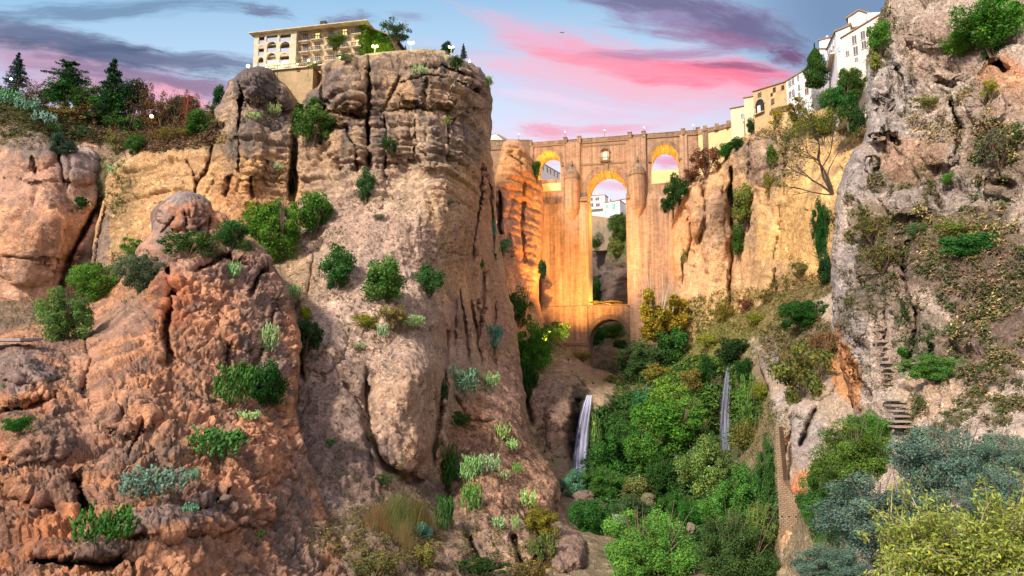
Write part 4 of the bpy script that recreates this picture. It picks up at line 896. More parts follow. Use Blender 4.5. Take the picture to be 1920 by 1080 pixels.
for i, (xa, xb, zb, ztp) in enumerate(loggias):
    f = MB(); f.box(xa, xb, -1.35, -1.28, zb+.1, zb+1.15); rl_ = f.build('balustrade', BALU, H.r)
    g = MB(); g.box(xa, xb, -1.40, -1.25, zb+1.153, zb+1.22); g.build('handrail', PALEMET, rl_)
    m_ = (xa+xb)/2; f = MB()
    for q in (-1.1, 0, 1.1): f.box(m_+q-.07+.3, m_+q+.07+.3, .68, .797, zb, min(zb+2.5, ztp))
    f.box(m_-.8, m_+1.4, .68, .797, min(zb+2.35, ztp-.1), min(zb+2.5, ztp))
    d_ = f.build('door', WOOD, H.r); g = MB(); g.box(m_-.75, m_+1.35, .74, .795, zb, min(zb+2.3, ztp-.1)); g.build('pane', GLASSL if i in (4, 8) else GLASS, d_)
    if i in (0, 1, 7): 
        g = MB(); g.box(xa+.1, xb-.1, -1.5, -1.25, ztp-.9, ztp-.2); g.build('awning', AWN, H.r)
# balconies with french windows
colpx = [573, 595.5, 621, 646.5, 671]
rowpy = {0: [(72, 0), (68.5, 1), (65, 0), (61.5, 1), (58, 0)], 1: [(92, 0), (89.5, 0), (87, 0), (84, 0), (81, 1)], 2: [(113, 0), (110, 0), (107.5, 0), (104.5, 0), (101.5, 0)]}
bw = []
for ri in rowpy:
    for ci, (py, lit) in enumerate(rowpy[ri]):
        x, z = H.px(colpx[ci], py); w_, h_ = 1.5, 2.3
        mb = MB(); t = .13
        mb.box(x-w_/2, x-w_/2+t, -.1, -.004, z-h_/2, z+h_/2); mb.box(x+w_/2-t, x+w_/2, -.1, -.004, z-h_/2, z+h_/2); mb.box(x-.07, x+.07, -.1, -.004, z-h_/2, z+h_/2)
        mb.box(x-w_/2+t, x-.07, -.1, -.004, z+h_/2-t, z+h_/2); mb.box(x+.07, x+w_/2-t, -.1, -.004, z+h_/2-t, z+h_/2)
        mb.box(x-w_/2+t, x-.07, -.09, -.004, z+.2, z+.3); mb.box(x+.07, x+w_/2-t, -.09, -.004, z+.2, z+.3)
        f = mb.build('french_window', WOOD, H.r); g = MB(); g.box(x-w_/2+t, x+w_/2-t, -.06, -.005, z-h_/2, z+h_/2-t); g.build('pane', GLASSL if lit else GLASS, f)
        mb = MB(); mb.box(x-1.5, x+1.5, -1.3, -.004, z-h_/2-.35, z-h_/2-.12); mb.box(x-1.3, x+1.3, -1.0, -.004, z-h_/2-.6, z-h_/2-.353)
        b_ = mb.build('balcony', HPALE, H.r); mb = MB(); zb = z-h_/2-.117
        for k in range(13): mb.box(x-1.45+k*2.9/12-.025, x-1.45+k*2.9/12+.025, -1.27, -1.22, zb, zb+.95)
        for s_ in (-1, 1):
            for k in range(4): mb.box(x+s_*1.45-.025, x+s_*1.45+.025, -1.1+k*.3, -1.05+k*.3, zb, zb+.95)
            mb.box(x+s_*1.45-.04, x+s_*1.45+.04, -1.19, -.02, zb+.953, zb+1.03)
        mb.box(x-1.5, x+1.5, -1.3, -1.2, zb+.953, zb+1.03); mb.build('railing', IRON, b_)
        if ri == 0 and ci != 4 or ci == 0:
            mb = MB(); mb.add([(x-1.1, -.9, z+h_/2+.1), (x+1.1, -.9, z+h_/2+.1), (x+1.1, -.005, z+h_/2+.5), (x-1.1, -.005, z+h_/2+.5), (x-1.1, -.9, z+h_/2+.2), (x+1.1, -.9, z+h_/2+.2), (x+1.1, -.005, z+h_/2+.6), (x-1.1, -.005, z+h_/2+.6)], [(0,3,2,1),(4,5,6,7),(0,1,5,4),(1,2,6,5),(2,3,7,6),(3,0,4,7)]); mb.build('awning', AWN, H.r)
# roof with wide eaves
mb = MB(); ov = 1.1
def hip(x0, x1, y0, y1, z, h, ins):
    mb.add([(x0,y0,z),(x1,y0,z),(x1,y1,z),(x0,y1,z),(x0+ins,y0+ins,z+h),(x1-ins,y0+ins,z+h),(x1-ins,y1-ins,z+h),(x0+ins,y1-ins,z+h)], [(0,3,2,1),(4,5,6,7),(0,1,5,4),(1,2,6,5),(2,3,7,6),(3,0,4,7)])
hip(-ov, HL+ov, -1.6-ov, 14, hz+.25, 2.2, 6); rf = mb.build('roof', TILE, H.r)
H.box('eaves', -ov-.1, HL+ov+.1, -1.7-ov, 14.1, hz, hz+.247, HPALE, rf)
x, z = H.px(594, 50); mb = MB(); mb.box(x-.7, x+.7, 3.5, 4.9, hz+.6, hz+3.7); ch = mb.build('chimney', WHITE, rf)
mb = MB(); mb.box(x-.85, x+.85, 3.35, 5.05, hz+3.703, hz+4.9); mb.build('chimney_cap', IRON, H.r)
# ivy-clad wing that runs back from the corner
W2 = H.L; 
H.box('ivy_wing', HL+.003, HL+7.5, 2.5, 24, zf-3, hz-4.2, HSTONE)
mb = MB(); mb.add([(HL-.2, .2, hz-.05), (HL+8.5, 1.5, hz-4.0), (HL+8.5, 26, hz-4.0), (HL-.2, 26, hz-.05), (HL-.2, .2, hz+.25), (HL+8.5, 1.5, hz-3.7), (HL+8.5, 26, hz-3.7), (HL-.2, 26, hz+.25)], [(0,3,2,1),(4,5,6,7),(0,1,5,4),(1,2,6,5),(2,3,7,6),(3,0,4,7)]); mb.build('roof', TILE, H.r)
# restaurant floor and its terrace
z1 = H.px(560, 131)[1]; z2 = H.px(560, 139.5)[1]
x0, x1 = H.px(497, 135)[0], H.px(622, 128)[0]
H.box('terrace_slab', x0-.5, x1, -4.8, -.0-1.61, z2-.35, z2, HPALE)
mb = MB()
for k in range(26): mb.box(x0+k*(x1-x0)/25-.02, x0+k*(x1-x0)/25+.02, -4.75, -4.7, z2, z2+.95)
mb.box(x0-.4, x1, -4.77, -4.68, z2+.953, z2+1.03); mb.build('railing', IRON, H.r)
for k in range(9):
    xa = x0+1+k*(x1-x0-2)/8
    mb = MB(); mb.box(xa-.9, xa+.9, -1.75, -1.61, z2, z2+1.8); mb.build('restaurant_window', GLASSL if k % 2 == 0 else DARK, H.r)
for k in range(4):
    xa = H.px(557+k*24, 120)[0]; za = H.px(560, 118)[1]
    mb = MB(); mb.tube([(xa, -1.4, za+.8), (xa+2.6, -4.7, za-1.6)], .06, 5); mb.tube([(xa+1.6, -1.4, za+.8), (xa+4.2, -4.7, za-1.6)], .06, 5); mb.build('awning_arm', IRON, H.r)
# rubble base under the terrace
H.box('base_wall', x0, H.px(600, 150)[0], -4.2, 0-.003, z2-11, z2-.353, stone_mat('rubble_base', (0.50, .38, .23), (.42, .31, .18), (.34, .25, .15), .5, .28, .15))
xd, zd = H.px(573.5, 143); mb = MB(); mb.box(xd-.5, xd+.5, -4.3, -4.203, zd-.6, zd+.5); mb.build('hatch', WOOD, H.r)
# warm light along the hotel's foot (its terrace lamps are lit)
for pxl in (510, 540, 568, 600, 640, 675):
    xx, zz_ = H.px(pxl, 134); ld = bpy.data.lights.new('terrace_lamp', 'POINT'); ld.energy = 130; ld.color = (1, .72, .32); ld.shadow_soft_size = .3
    l = bpy.data.objects.new('terrace_lamp', ld); COL.objects.link(l); l.parent = H.r; l.location = (xx, -4.0, H.px(pxl, 134 if pxl < 600 else 122)[1]+.8)
    if pxl < 620:
        g = MB(); g.ball((xx, -3.2, z2+1.6), .16, 6); g.build('lantern', LAMPG, H.r)

# stone parapet on the plateau right of the hotel
pw = tag(strip_wall([P(684, 101, 181), P(722, 97, 181), P(760, 94, 180), P(790, 91, 180), P(835, 95, 181)], -3, 0, .8, 'parapet_wall', STONE3, None), 'low grey stone parapet along the cliff top beside the hotel', 'wall')

# ---- houses on the rim at the right; the row comes towards the camera
def rim(px, py_eave, Zc=None): pass
def house(name, label, a, b_, base_dz, mat, depth=9, roof=True, rmat=TILE, rise=0.0):
    """a, b_ = (px, eave py, Y) of the two top corners"""
    A, B = P(*a), P(*b_); Fc = Face(A, B, name, label)
    zt_ = min(A.z, B.z)
    zA, zB = A.z, B.z
    Fc.poly('wall', [(0, zt_-base_dz), (Fc.L, zt_-base_dz), (Fc.L, zB), (0, zA)], 0, depth, mat)
    if roof:
        o_ = .35
        Fc.poly('roof', [(-o_, zA+.004), (Fc.L+o_, zB+.004), (Fc.L+o_, zB+.30), (-o_, zA+.30)], -o_, depth+o_, rmat)
    Fc.top = (zA+zB)/2
    return Fc
h = house('house', 'low cream house with one small window at the foot of the right row', (1370, 204, 236), (1397, 199, 233), 12, CREAM); h.window(1392, 217, 1.0, 1.5, WHITE)
h = house('house', 'plain cream house wall with dark eaves, between the low cream house and the brown ruin', (1395, 184, 231), (1414, 181, 228), 14, CREAM)
h = house('house', 'crumbling brown masonry house with an arched loggia and boarded openings', (1412, 172, 225), (1476, 153, 212), 18, RUIN)
h.window(1424.5, 181, 1.4, 2.4, WOOD, SHUT); h.window(1452, 168, .9, 1.3, WOOD, DARK); h.window(1449, 190, 1.1, 1.6, WOOD, SHUT); h.window(1447, 177, .7, .8, WOOD, DARK); h.window(1468, 164, .9, 1.2, WOOD, DARK)
x, z = h.px(1425, 200); g = MB(); g.prism([(x-1.9, z-2.2), (x+1.9, z-2.2)]+arch_pts(x-1.9, x+1.9, z+.6, z+2.6, 12), -.06, -.005); lg = g.build('loggia', DARK, h.r)
ring('loggia_arch', x-1.9, x+1.9, z+.6, z+2.6, .5, -.25, -.01, HSTONE, lg, 12)
g = MB(); g.box(x-.9, x+.3, -.3, -.07, z-2.0, z+.4); g.build('loggia_pillar', WHITE, lg)
g = MB(); g.box(x-2.1, x+2.1, -.9, -.01, z-2.5, z-2.2); g.build('ledge', HSTONE, lg)
h = house('house', 'white three-storey house with small arched windows, next to the tall cypress', (1474, 153, 211), (1519, 126, 203), 18, WHITE)
for (a, b2) in [(1481, 157), (1487, 153)]: h.window(a, b2, 1.0, 1.8, WHITE, SHUT, True)
for (a, b2) in [(1481.5, 178), (1488, 174)]: h.window(a, b2, 1.0, 1.9, WHITE, SHUT, True)
for (a, b2) in [(1497, 145.5), (1498.5, 164), (1499, 178)]: h.window(a, b2, .8, 1.6, WHITE, SHUT)
for (a, b2) in [(1512, 139), (1513.5, 158), (1513, 171)]: h.window(a, b2, 1.3, 1.8, PEACH, WOOD)
h = house('house', 'narrow white house right behind the cypress, set back', (1536, 92, 215), (1568, 92, 214), 22, WHITE, 8); h.window(1545, 116, 1.2, 2.2, PALEMET, BALU); h.window(1543, 104, 1.0, 1.4, WHITE, GLASS)
h = house('house', 'small white roof room with a round chimney above the cypress', (1536, 76, 224), (1556, 71, 222), 14, WHITE, 6)
x, z = h.px(1549, 69); g = MB(); g.lathe([(.5, z-1.5), (.5, z+.6), (.7, z+.7), (.1, z+1.3)], 10, (x, 2)); g.build('chimney', WHITE, h.r)
h = house('house', 'tall white house whose shaded side wall carries a long balcony', (1550, 94, 201), (1568, 58, 178), 24, WHITE, 8)
for (a, b2) in [(1555, 97), (1559, 90), (1563, 82), (1557, 112), (1562, 105), (1553, 110)]: h.window(a, b2, 1.0, 1.5, WHITE, SHUT)
x, z = h.px(1558, 128); xq, _ = h.px(1565, 122)
g = MB(); g.box(min(x, xq)-2, max(x, xq)+2, -1.3, -.004, z-.3, z); bb = g.build('balcony', PEACH, h.r); g = MB()
for k in range(14): g.box(min(x, xq)-2+k*(abs(x-xq)+4)/13-.03, min(x, xq)-2+k*(abs(x-xq)+4)/13+.03, -1.28, -1.22, z, z+1)
g.box(min(x, xq)-2, max(x, xq)+2, -1.3, -1.2, z+1.003, z+1.1); g.build('railing', WOOD, bb)
h = house('house', 'stained windowless front of the tall white house, facing the gorge', (1566.5, 60, 178), (1594, 48, 176), 24, WORN, 9)
h.window(1571, 93, .9, 1.0, WORN, BALU)
# gabled white house at the top
A_, B_ = P(1583, 52, 182), P(1632, 26, 178)
G = Face(A_, B_, 'house', 'highest white house with a pointed gable and a pale shuttered window')
z0 = A_.z-20; ap = G.px(1610, 20); lft = G.px(1590, 33); rgt = G.px(1628, 27)
G.poly('wall', [(lft[0], z0), (rgt[0], z0), (rgt[0], rgt[1]), ap, (lft[0], lft[1])], 0, 12, WORN)
G.poly('roof', [(lft[0]-.6, lft[1]-.3), ap, (ap[0], ap[1]+.35), (lft[0]-.6, lft[1]+.1)], -.4, 12.4, TILE); G.poly('roof', [(ap[0]+.004, ap[1]+.003), (rgt[0]+.6, rgt[1]-.25), (rgt[0]+.6, rgt[1]+.15), (ap[0]+.004, ap[1]+.35)], -.4, 12.4, TILE)
G.window(1611, 45, 2.0, 3.2, WHITE, PALEMET)
h = house('house', 'narrow stained white house just left of the pointed gable', (1574, 58, 183), (1594, 45, 181), 16, WHITE, 5, True)
h = house('house', 'block of white wall at the very end of the row, beside the crag', (1626, 24, 176), (1670, 22, 174), 22, WORN, 9, False)
h = house('house', 'tall peeling peach and white house front with dark shuttered windows above the ivy', (1578, 72, 176), (1662, 20, 168), 26, PEACH, 9)
for (a, b2, w_, h_) in [(1602, 74.5, 1.1, 2.2), (1618, 66, 1.1, 2.2), (1629.5, 56, 1.1, 1.8), (1604.5, 95, 1.1, 2.2), (1620, 84, 1.1, 2.0), (1589, 100, .8, 1.2), (1606, 111, .7, .8)]: h.window(a, b2, w_, h_, PALEMET, SHUT)

# ---- white houses beyond the bridge
h = house('house', 'white house with a dark sloping roof seen through the left side arch', (1006, 300, 330), (1050, 326, 352), 16, WHITE, 10)
for (a, b2) in [(1018, 314), (1026, 318.5), (1032, 322), (1039, 325.5), (1045, 329)]: h.window(a, b2, 1.3, 2.6, WHITE, SHUT)
h = house('house', 'white house with a flat terrace, left in the central arch', (1098, 368, 352), (1134, 366, 348), 11.5, WHITE, 12)
for (a, b2) in [(1108, 374), (1120, 373), (1109, 384), (1121, 384)]: h.window(a, b2, 2.2, 1.8, WHITE, SHUT)
x, z = h.px(1118, 364); h.box('chimney', x-.5, x+.5, 2, 3, z-.5, z+1.6, WHITE)
x, z = h.px(1122, 391.5); g = MB(); g.box(x-5, x+3.6, -1.6, -.005, z-.3, z); bb = g.build('balcony', WHITE, h.r); g = MB(); [g.box(x-5+k*.6, x-4.92+k*.6, -1.5, -1.45, z, z+1.1) for k in range(15)]; g.box(x-5, x+3.6, -1.55, -1.4, z+1.1, z+1.2); g.build('railing', IRON, bb)
h = house('house', 'low white house with green shutters, middle of the central arch', (1131, 381, 342), (1162, 376, 338), 11, WHITE, 10)
for (a, b2, w_, h_) in [(1138.5, 387, 1.4, 2.0), (1151, 387, 1.6, 3.2), (1136, 397, 1.0, 1.2)]: h.window(a, b2, w_, h_, WHITE, GREENSH)
x, z = h.px(1141, 375); h.box('chimney', x-.4, x+.4, .5, 1.4, z-2, z+1.2, WHITE)
h = house('house', 'white house with a reddish roof, right in the central arch', (1158, 376, 350), (1180, 372, 346), 9, WHITE, 10); h.window(1168, 384, 1.5, 1.5, WHITE, SHUT)
h = house('old_wall', 'large pale stone wall below the white houses beyond the bridge', (1098, 402, 338), (1150, 409, 334), 16, stone_mat('rubble_wall', (.34, .28, .22), (.27, .22, .17), (.2, .16, .12), .8, .4), 3, False)
h.r['category'] = 'wall'
lh = house('house', 'low white gabled house on the rim left of the bridge, close to the cliff', (918, 256, 284), (932, 250, 282), 4, WHITE, 8, False); 
lh.poly('roof', [(-2, lh.px(918, 257)[1]), lh.px(930, 250), lh.px(946, 262)], -.3, 8, TILE); lh.poly('gable_wall', [(-1.5, lh.px(918, 257)[1]-5), (lh.px(944, 262)[0], lh.px(918, 257)[1]-5), (lh.px(944, 262)[0], lh.px(944, 262.3)[1]-.1), (lh.px(930, 251)[0], lh.px(930, 251.5)[1]-.1), (-1.5, lh.px(918, 257)[1]-.1)], -.35, -.01, WHITE)

# built foot of the right shelf, and the cut steps on the crag
fw = empty('buttress_wall', (0, 0, 0)); tag(fw, 'tall weathered masonry buttress with putlog holes, under the shelf beside the wooded gorge', 'wall')
BM_ = stone_mat('buttress_stone', (.30, .21, .14), (.24, .165, .11), (.17, .12, .085), .45, .2, .6)
A_, B_ = P(1460, 900, 77.5), P(1530, 900, 74.5)
fb = Face(A_, B_, 'tmpface', None); COL.objects.unlink(fb.r)
bw_ = MB(); 
zt0, zt1 = fb.px(1460, 800)[1], fb.px(1500, 1045)[1]
e1, e2 = fb.px(1459, 900)[0], fb.px(1512, 900)[0]
bw_.prism([(e1, zt1-6), (e2, zt1-6), (e2, fb.px(1500, 935)[1]), ((e1+e2)/2, fb.px(1480, 925)[1]), (e1+.7, fb.px(1462, 900)[1]), (e1+.45, zt0), (e1, zt0)], -.2, .9)
o = bw_.build('wall', BM_, fw); o.location = fb.A; o.rotation_euler.z = fb.a
for (a, b2) in [(1468, 968), (1481, 968), (1494, 969), (1468, 1005), (1482, 1006)]:
    x, z = fb.px(a, b2); g = MB(); g.box(x-.09, x+.09, -.215, -.203, z-.09, z+.09); o = g.build('putlog_hole', DARK, fw); o.location = fb.A; o.rotation_euler.z = fb.a
bpy.data.objects.remove(fb.r)
st = empty('stone_steps', (0, 0, 0)); tag(st, 'worn flight of stone steps cut into the pale rock of the near crag', 'steps')
STEPM = plain('worn_step_stone', (.27, .22, .18), var=.4, scale=5)
for i in range(17):
    py = 800-i*10; px = 1688-i*1.9 + (6 if i < 5 else 0)
    Y = surf(px, py, 'crag') or 32
    p = P(px, py, Y-.05); w_ = (.36 if i < 6 else .2); g = MB(); g.box(-w_, w_, -.05, .6, -.05, .015)
    o = g.build('step', STEPM, st); o.location = p; o.rotation_euler.z = random.uniform(-.1, .1)
# short stretch of footpath with its low wall at the far left
pth = MB(); 
A_, B_, C_ = P(-60, 634, 84), P(40, 635, 83), P(78, 633, 86)
pth_o = tag(strip_wall([A_, B_, C_], -.3, .02, 2.4, 'path', plain('grey_path', (.25, .22, .22), var=.3), None, .3), kind='structure')
# ------------------------------------------------------------------ vegetation
def leaf_mat(name, attr_color=False, trans=0.3):
    m = bpy.data.materials.new(name); m.use_nodes = True; t = NT(m.node_tree); t.n.clear()
    out = t.new('ShaderNodeOutputMaterial'); a = t.new('ShaderNodeAttribute', attribute_name='tone')
    if attr_color: col = a.outputs['Color']
    else:
        oi = t.new('ShaderNodeObjectInfo'); v = t.new('ShaderNodeVectorMath', operation='MULTIPLY')
        t.l.new(oi.outputs['Color'], v.inputs[0]); t.l.new(a.outputs['Color'], v.inputs[1]); col = v.outputs[0]
    d = t.new('ShaderNodeBsdfDiffuse'); tr = t.new('ShaderNodeBsdfTranslucent'); mx = t.new('ShaderNodeMixShader')
    t.l.new(col, d.inputs[0]); t.l.new(col, tr.inputs[0]); mx.inputs[0].default_value = trans
    t.l.new(d.outputs[0], mx.inputs[1]); t.l.new(tr.outputs[0], mx.inputs[2]); t.l.new(mx.outputs[0], out.inputs[0])
    return m
LEAF = leaf_mat('leaf'); TUFT = leaf_mat('dry_tufts', True, .2); PAD = leaf_mat('cactus_pad', False, .05)
BARK = plain('bark', (0.13, 0.095, 0.07), var=.35, scale=2); PALEBARK = plain('pale_bark', (0.42, 0.36, 0.28), var=.25, scale=2); DRYW = plain('dry_twigs', (0.17, 0.11, 0.075), var=.3, scale=2)
def quads(pos, nrm, size, rng, asp=0.55, tone=None):
    """leaf-shaped quads at pos, roughly facing nrm"""
    n = len(pos)
    nrm = nrm+rng.normal(size=(n, 3))*0.55; nrm /= np.linalg.norm(nrm, axis=1)[:, None]+1e-9
    r = rng.normal(size=(n, 3)); a = np.cross(nrm, r); a /= np.linalg.norm(a, axis=1)[:, None]+1e-9; b = np.cross(nrm, a)
    s = (size*(0.7+0.6*rng.random(n)))[:, None]
    droop = np.array([0, 0, -0.15])
    v = np.stack([pos-a*s, pos-b*s*asp+nrm*s*.12, pos+a*s+droop*s, pos+b*s*asp+nrm*s*.12], 1).reshape(-1, 3)
    f = np.arange(4*n).reshape(n, 4)
    return v, f
def sphere_dirs(n, rng):
    d = rng.normal(size=(n, 3)); return d/np.linalg.norm(d, axis=1)[:, None]
def crown_mesh(name, n, leaf, seed, nl=26, lob=(.24, .42), spread=.68, low=-0.75, yellow=0.06, shape=None, hue=.12):
    rng = np.random.default_rng(seed)
    c = sphere_dirs(nl*3, rng)*(rng.random(nl*3)**0.45)[:, None]*spread
    if shape is not None: c = shape(c, rng)
    c = c[c[:, 2] > low][:nl]; nl = len(c)
    R = rng.uniform(*lob, nl)
    L = rng.integers(0, nl, n)
    d = sphere_dirs(n, rng); d[:, 2] = np.where(rng.random(n) < .25, np.abs(d[:, 2]), d[:, 2])
    rr = np.where(rng.random(n) < .8, rng.uniform(.82, 1.06, n), rng.uniform(.4, .85, n))
    warp = 1+0.25*pnoise(d*3.1+L[:, None]*5.3)
    pos = c[L]+d*(R[L]*rr*warp)[:, None]
    # sprays that break the outline
    sp = rng.random(n) < .13; pos[sp] += d[sp]*(R[L][sp]*rng.uniform(.05, .55, sp.sum()))[:, None]
    v, f = quads(pos, d, np.full(n, leaf), rng)
    lt = 1+rng.normal(size=nl)*0.16
    tone = (lt[L]*(1+rng.normal(size=n)*0.20)).clip(.4, 1.8)
    T = np.stack([tone*(1+rng.normal(size=n)*hue), tone, tone*(1+rng.normal(size=n)*.08)], 1)
    yl = rng.random(n) < yellow; T[yl] *= np.array([2.2, 1.3, .8])
    o = mesh_obj(name, v, f, LEAF, attrs={'tone': np.repeat(T, 4, 0).clip(.2, 3)})
    me = o.data; bpy.data.objects.remove(o); return me
def stems_mesh(name, seed, mat, n=6, h=1.0, spread=.55, r=.03):
    rnd = random.Random(seed); mb = MB()
    for i in range(n):
        a = rnd.uniform(0, 6.28); q = rnd.uniform(.2, 1)*spread
        p0 = Vector((rnd.uniform(-.05, .05), rnd.uniform(-.05, .05), -1.15)); p2 = Vector((math.cos(a)*q, math.sin(a)*q, -1+h*rnd.uniform(.9, 1.5)))
        p1 = (p0+p2)/2+Vector((rnd.uniform(-.12, .12), rnd.uniform(-.12, .12), .1))
        mb.tube([p0, p1, p2], [r, r*.7, r*.3], 5)
        for k in range(2):
            q2 = p2+Vector((rnd.uniform(-.3, .3), rnd.uniform(-.3, .3), rnd.uniform(.05, .3))); mb.tube([p1, (p1+q2)/2+Vector((0, 0, .05)), q2], [r*.55, r*.4, r*.15], 4)
    o = mb.build(name, mat); me = o.data; bpy.data.objects.remove(o); return me
CR = {
 'round': [crown_mesh('crown', 5200, .056, 100+i, 30, (.14, .36), .80, -.8, .10, hue=.18) for i in range(4)],
 'loose': [crown_mesh('crown', 2600, .055, 200+i, 34, (.12, .26), .85, hue=.2, yellow=.12) for i in range(3)],
 'big': [crown_mesh('crown', 17000, .034, 300+i, 60, (.10, .30), .84, -.85, .10, hue=.18) for i in range(3)],
 'small': [crown_mesh('crown', 900, .13, 400+i, 9, (.3, .5), .6) for i in range(3)],
 'huge': [crown_mesh('crown', 46000, .021, 500+i, 90, (.10, .24), .84, hue=.15) for i in range(3)],
 'willow': [crown_mesh('crown', 16000, .040, 600, 46, (.10, .22), .82, yellow=.35, hue=.25)],
}
STEM = {'round': stems_mesh('stem', 1, BARK), 'loose': stems_mesh('stem', 2, DRYW, 12, 1.2, .8, .02), 'big': stems_mesh('stem', 3, BARK, 8, 1.2, .6, .022), 'small': stems_mesh('stem', 4, DRYW, 4, 1, .4, .04), 'huge': stems_mesh('stem', 5, BARK, 10, 1.3, .7, .02), 'willow': stems_mesh('stem', 6, PALEBARK, 9, 1.5, .7, .03)}
# prickly pear: flat pads growing from pads
def pear_mesh(seed, chains=24, up=.9, dense=False):
    rnd = random.Random(seed); V = []; Fc = []; T = []
    dirs = []
    base = []
    n1, n2 = 8, 4
    for j in range(1, n2):
        for i in range(n1): base.append((math.cos(2*math.pi*i/n1)*math.sin(math.pi*j/n2), math.sin(2*math.pi*i/n1)*math.sin(math.pi*j/n2), math.cos(math.pi*j/n2)))
    base = [(0, 0, 1)]+base+[(0, 0, -1)]
    fb = [(0, 1+i, 1+(i+1) % n1) for i in range(n1)]
    for j in range(n2-2):
        for i in range(n1): a = 1+j*n1; fb.append((a+i, a+n1+i, a+n1+(i+1) % n1, a+(i+1) % n1))
    e = len(base)-1; fb += [(e, 1+(n2-2)*n1+(i+1) % n1, 1+(n2-2)*n1+i) for i in range(n1)]
    for c in range(chains):
        if dense: up = .8
        a = rnd.uniform(0, 6.28); q = rnd.random()**.5*.8; p = Vector((math.cos(a)*q, math.sin(a)*q, rnd.uniform(-.8, .45 if dense else -.1)*(1-q*.5)))
        d = Vector((math.cos(a)*.4, math.sin(a)*.4, 1)).normalized()
        for k in range(rnd.randint(2, 5) if dense else rnd.randint(3, 6)):
            d = (d+Vector((rnd.uniform(-.6, .6), rnd.uniform(-.6, .6), rnd.uniform(-.1, .6)))).normalized()
            L = rnd.uniform(.065, .095) if dense else rnd.uniform(.09, .14)
            ax = d.orthogonal().normalized(); ax = Matrix.Rotation(rnd.uniform(0, 6.28), 3, d) @ ax; th = d.cross(ax)
            cpt = p+d*L*.85; b = len(V); tn = rnd.uniform(.6, 1.35); tt = (tn*rnd.uniform(.85, 1.25), tn, tn*rnd.uniform(.8, 1.1))
            for (x, y, z) in base:
                V.append(tuple(cpt+ax*x*L*.62+th*y*L*.16+d*z*L)); T.append(tt)
            Fc += [tuple(i+b for i in f) for f in fb]
            p = p+d*L*1.6
            if p.length > 1.0: break
    o = mesh_obj('pads', np.array(V), Fc, PAD, smooth=True, attrs={'tone': np.array(T)}); me = o.data; bpy.data.objects.remove(o); return me
PEAR = [pear_mesh(i, 40) for i in range(4)]; PEARL = [pear_mesh(20+i, 150, dense=True) for i in range(3)]
def reed_mesh(seed, n=750):
    rng = np.random.default_rng(seed); V = []; Fc = []; T = []
    for i in range(n):
        x, y = rng.normal()*.42, rng.normal()*.42; h = rng.uniform(.8, 1.9)*(1.1-.4*abs(x)); lean = rng.normal(size=2)*.22+np.array([.25, 0]); w = .008; b = len(V)
        for k in range(4):
            t = k/3; cx = x+lean[0]*t*t*h; cy = y+lean[1]*t*t*h; cz = -1+h*t*(1-.12*t); ww = w*(1-t*.8)
            V += [(cx-ww, cy, cz), (cx+ww, cy+ww, cz)]
        for k in range(3): Fc.append((b+2*k, b+2*k+1, b+2*k+3, b+2*k+2))
        tn = rng.uniform(.6, 1.3); T += [(tn*rng.uniform(.8, 1.3), tn, tn*.8)]*8
    o = mesh_obj('blades', np.array(V), Fc, LEAF, attrs={'tone': np.array(T)}); me = o.data; bpy.data.objects.remove(o); return me
REED = [reed_mesh(1)]
def cone_crown(seed, n, leaf, tiers=0, prof=None):
    """conifers in a unit cell, z from -1 to 1: drooping tiers of sprays, or a close cypress flame"""
    rng = np.random.default_rng(seed)
    if tiers:
        pos = []; nr = []
        for k in range(tiers):
            t = (k+.5*rng.random())/tiers; z0 = -.75+1.7*t; R = (prof(t) if prof else (1-t)**.8)*1.0
            nb = int(9+6*(1-t))
            for b in range(nb):
                a = rng.uniform(0, 6.28); Lb = R*rng.uniform(.55, 1.1); m = int(n/(tiers*nb)*(.4+Lb*1.6))+6
                s = rng.random(m)**.7; wd = .16*Lb*(1-s)+.035
                x = s*Lb; y = rng.normal(size=m)*wd; z = z0-.16*s*Lb+.05*s*s+rng.normal(size=m)*.022
                pos.append(np.stack([x*math.cos(a)-y*math.sin(a), x*math.sin(a)+y*math.cos(a), z], 1)); nr.append(np.tile([0, 0, 1.], (m, 1)))
        pos = np.concatenate(pos); nr = np.concatenate(nr)
    else:
        t = rng.random(n); a = rng.random(n)*6.283; R = np.sin(np.clip(t*1.06+.04, 0, 1)**.62*math.pi)**.75*(1+.22*np.sin(a*3+t*17)+.15*rng.normal(size=n)); R *= np.where(rng.random(n) < .7, 1, rng.random(n))
        pos = np.stack([R*np.cos(a), R*np.sin(a), -1+2*t], 1); nr = np.stack([np.cos(a), np.sin(a), .4+0*a], 1)
    v, f = quads(pos, nr, np.full(len(pos), leaf), rng, .4)
    tn = (1+rng.normal(size=len(pos))*.25).clip(.4, 1.8); T = np.stack([tn, tn, tn], 1)
    o = mesh_obj('crown', v, f, LEAF, attrs={'tone': np.repeat(T, 4, 0)}); me = o.data; bpy.data.objects.remove(o); return me
def trunk_mesh():
    mb = MB(); mb.tube([(0, 0, -1.15), (0.02, 0, -.4), (0, .02, .3), (0, 0, .95)], [.05, .04, .025, .008], 6)
    o = mb.build('trunk', BARK); me = o.data; bpy.data.objects.remove(o); return me
CR['fir'] = [cone_crown(1, 6000, .045, 15)]
CR['cedar'] = [cone_crown(2, 6500, .045, 9, lambda t: (.95 if t < .75 else .55)*(1-.35*abs(t-.6)))]
CR['cypress'] = [cone_crown(3, 11000, .07)]
TRUNK = trunk_mesh()
for k in ('fir', 'cedar', 'cypress'): STEM[k] = TRUNK
CR['pear'] = PEAR; CR['pearl'] = PEARL; CR['reed'] = REED
def part_obj(name, me, parent, col=None):
    o = bpy.data.objects.new(name, me); COL.objects.link(o); o.parent = parent
    if col: o.color = (*col, 1)
    return o
_rot = random.Random(3)
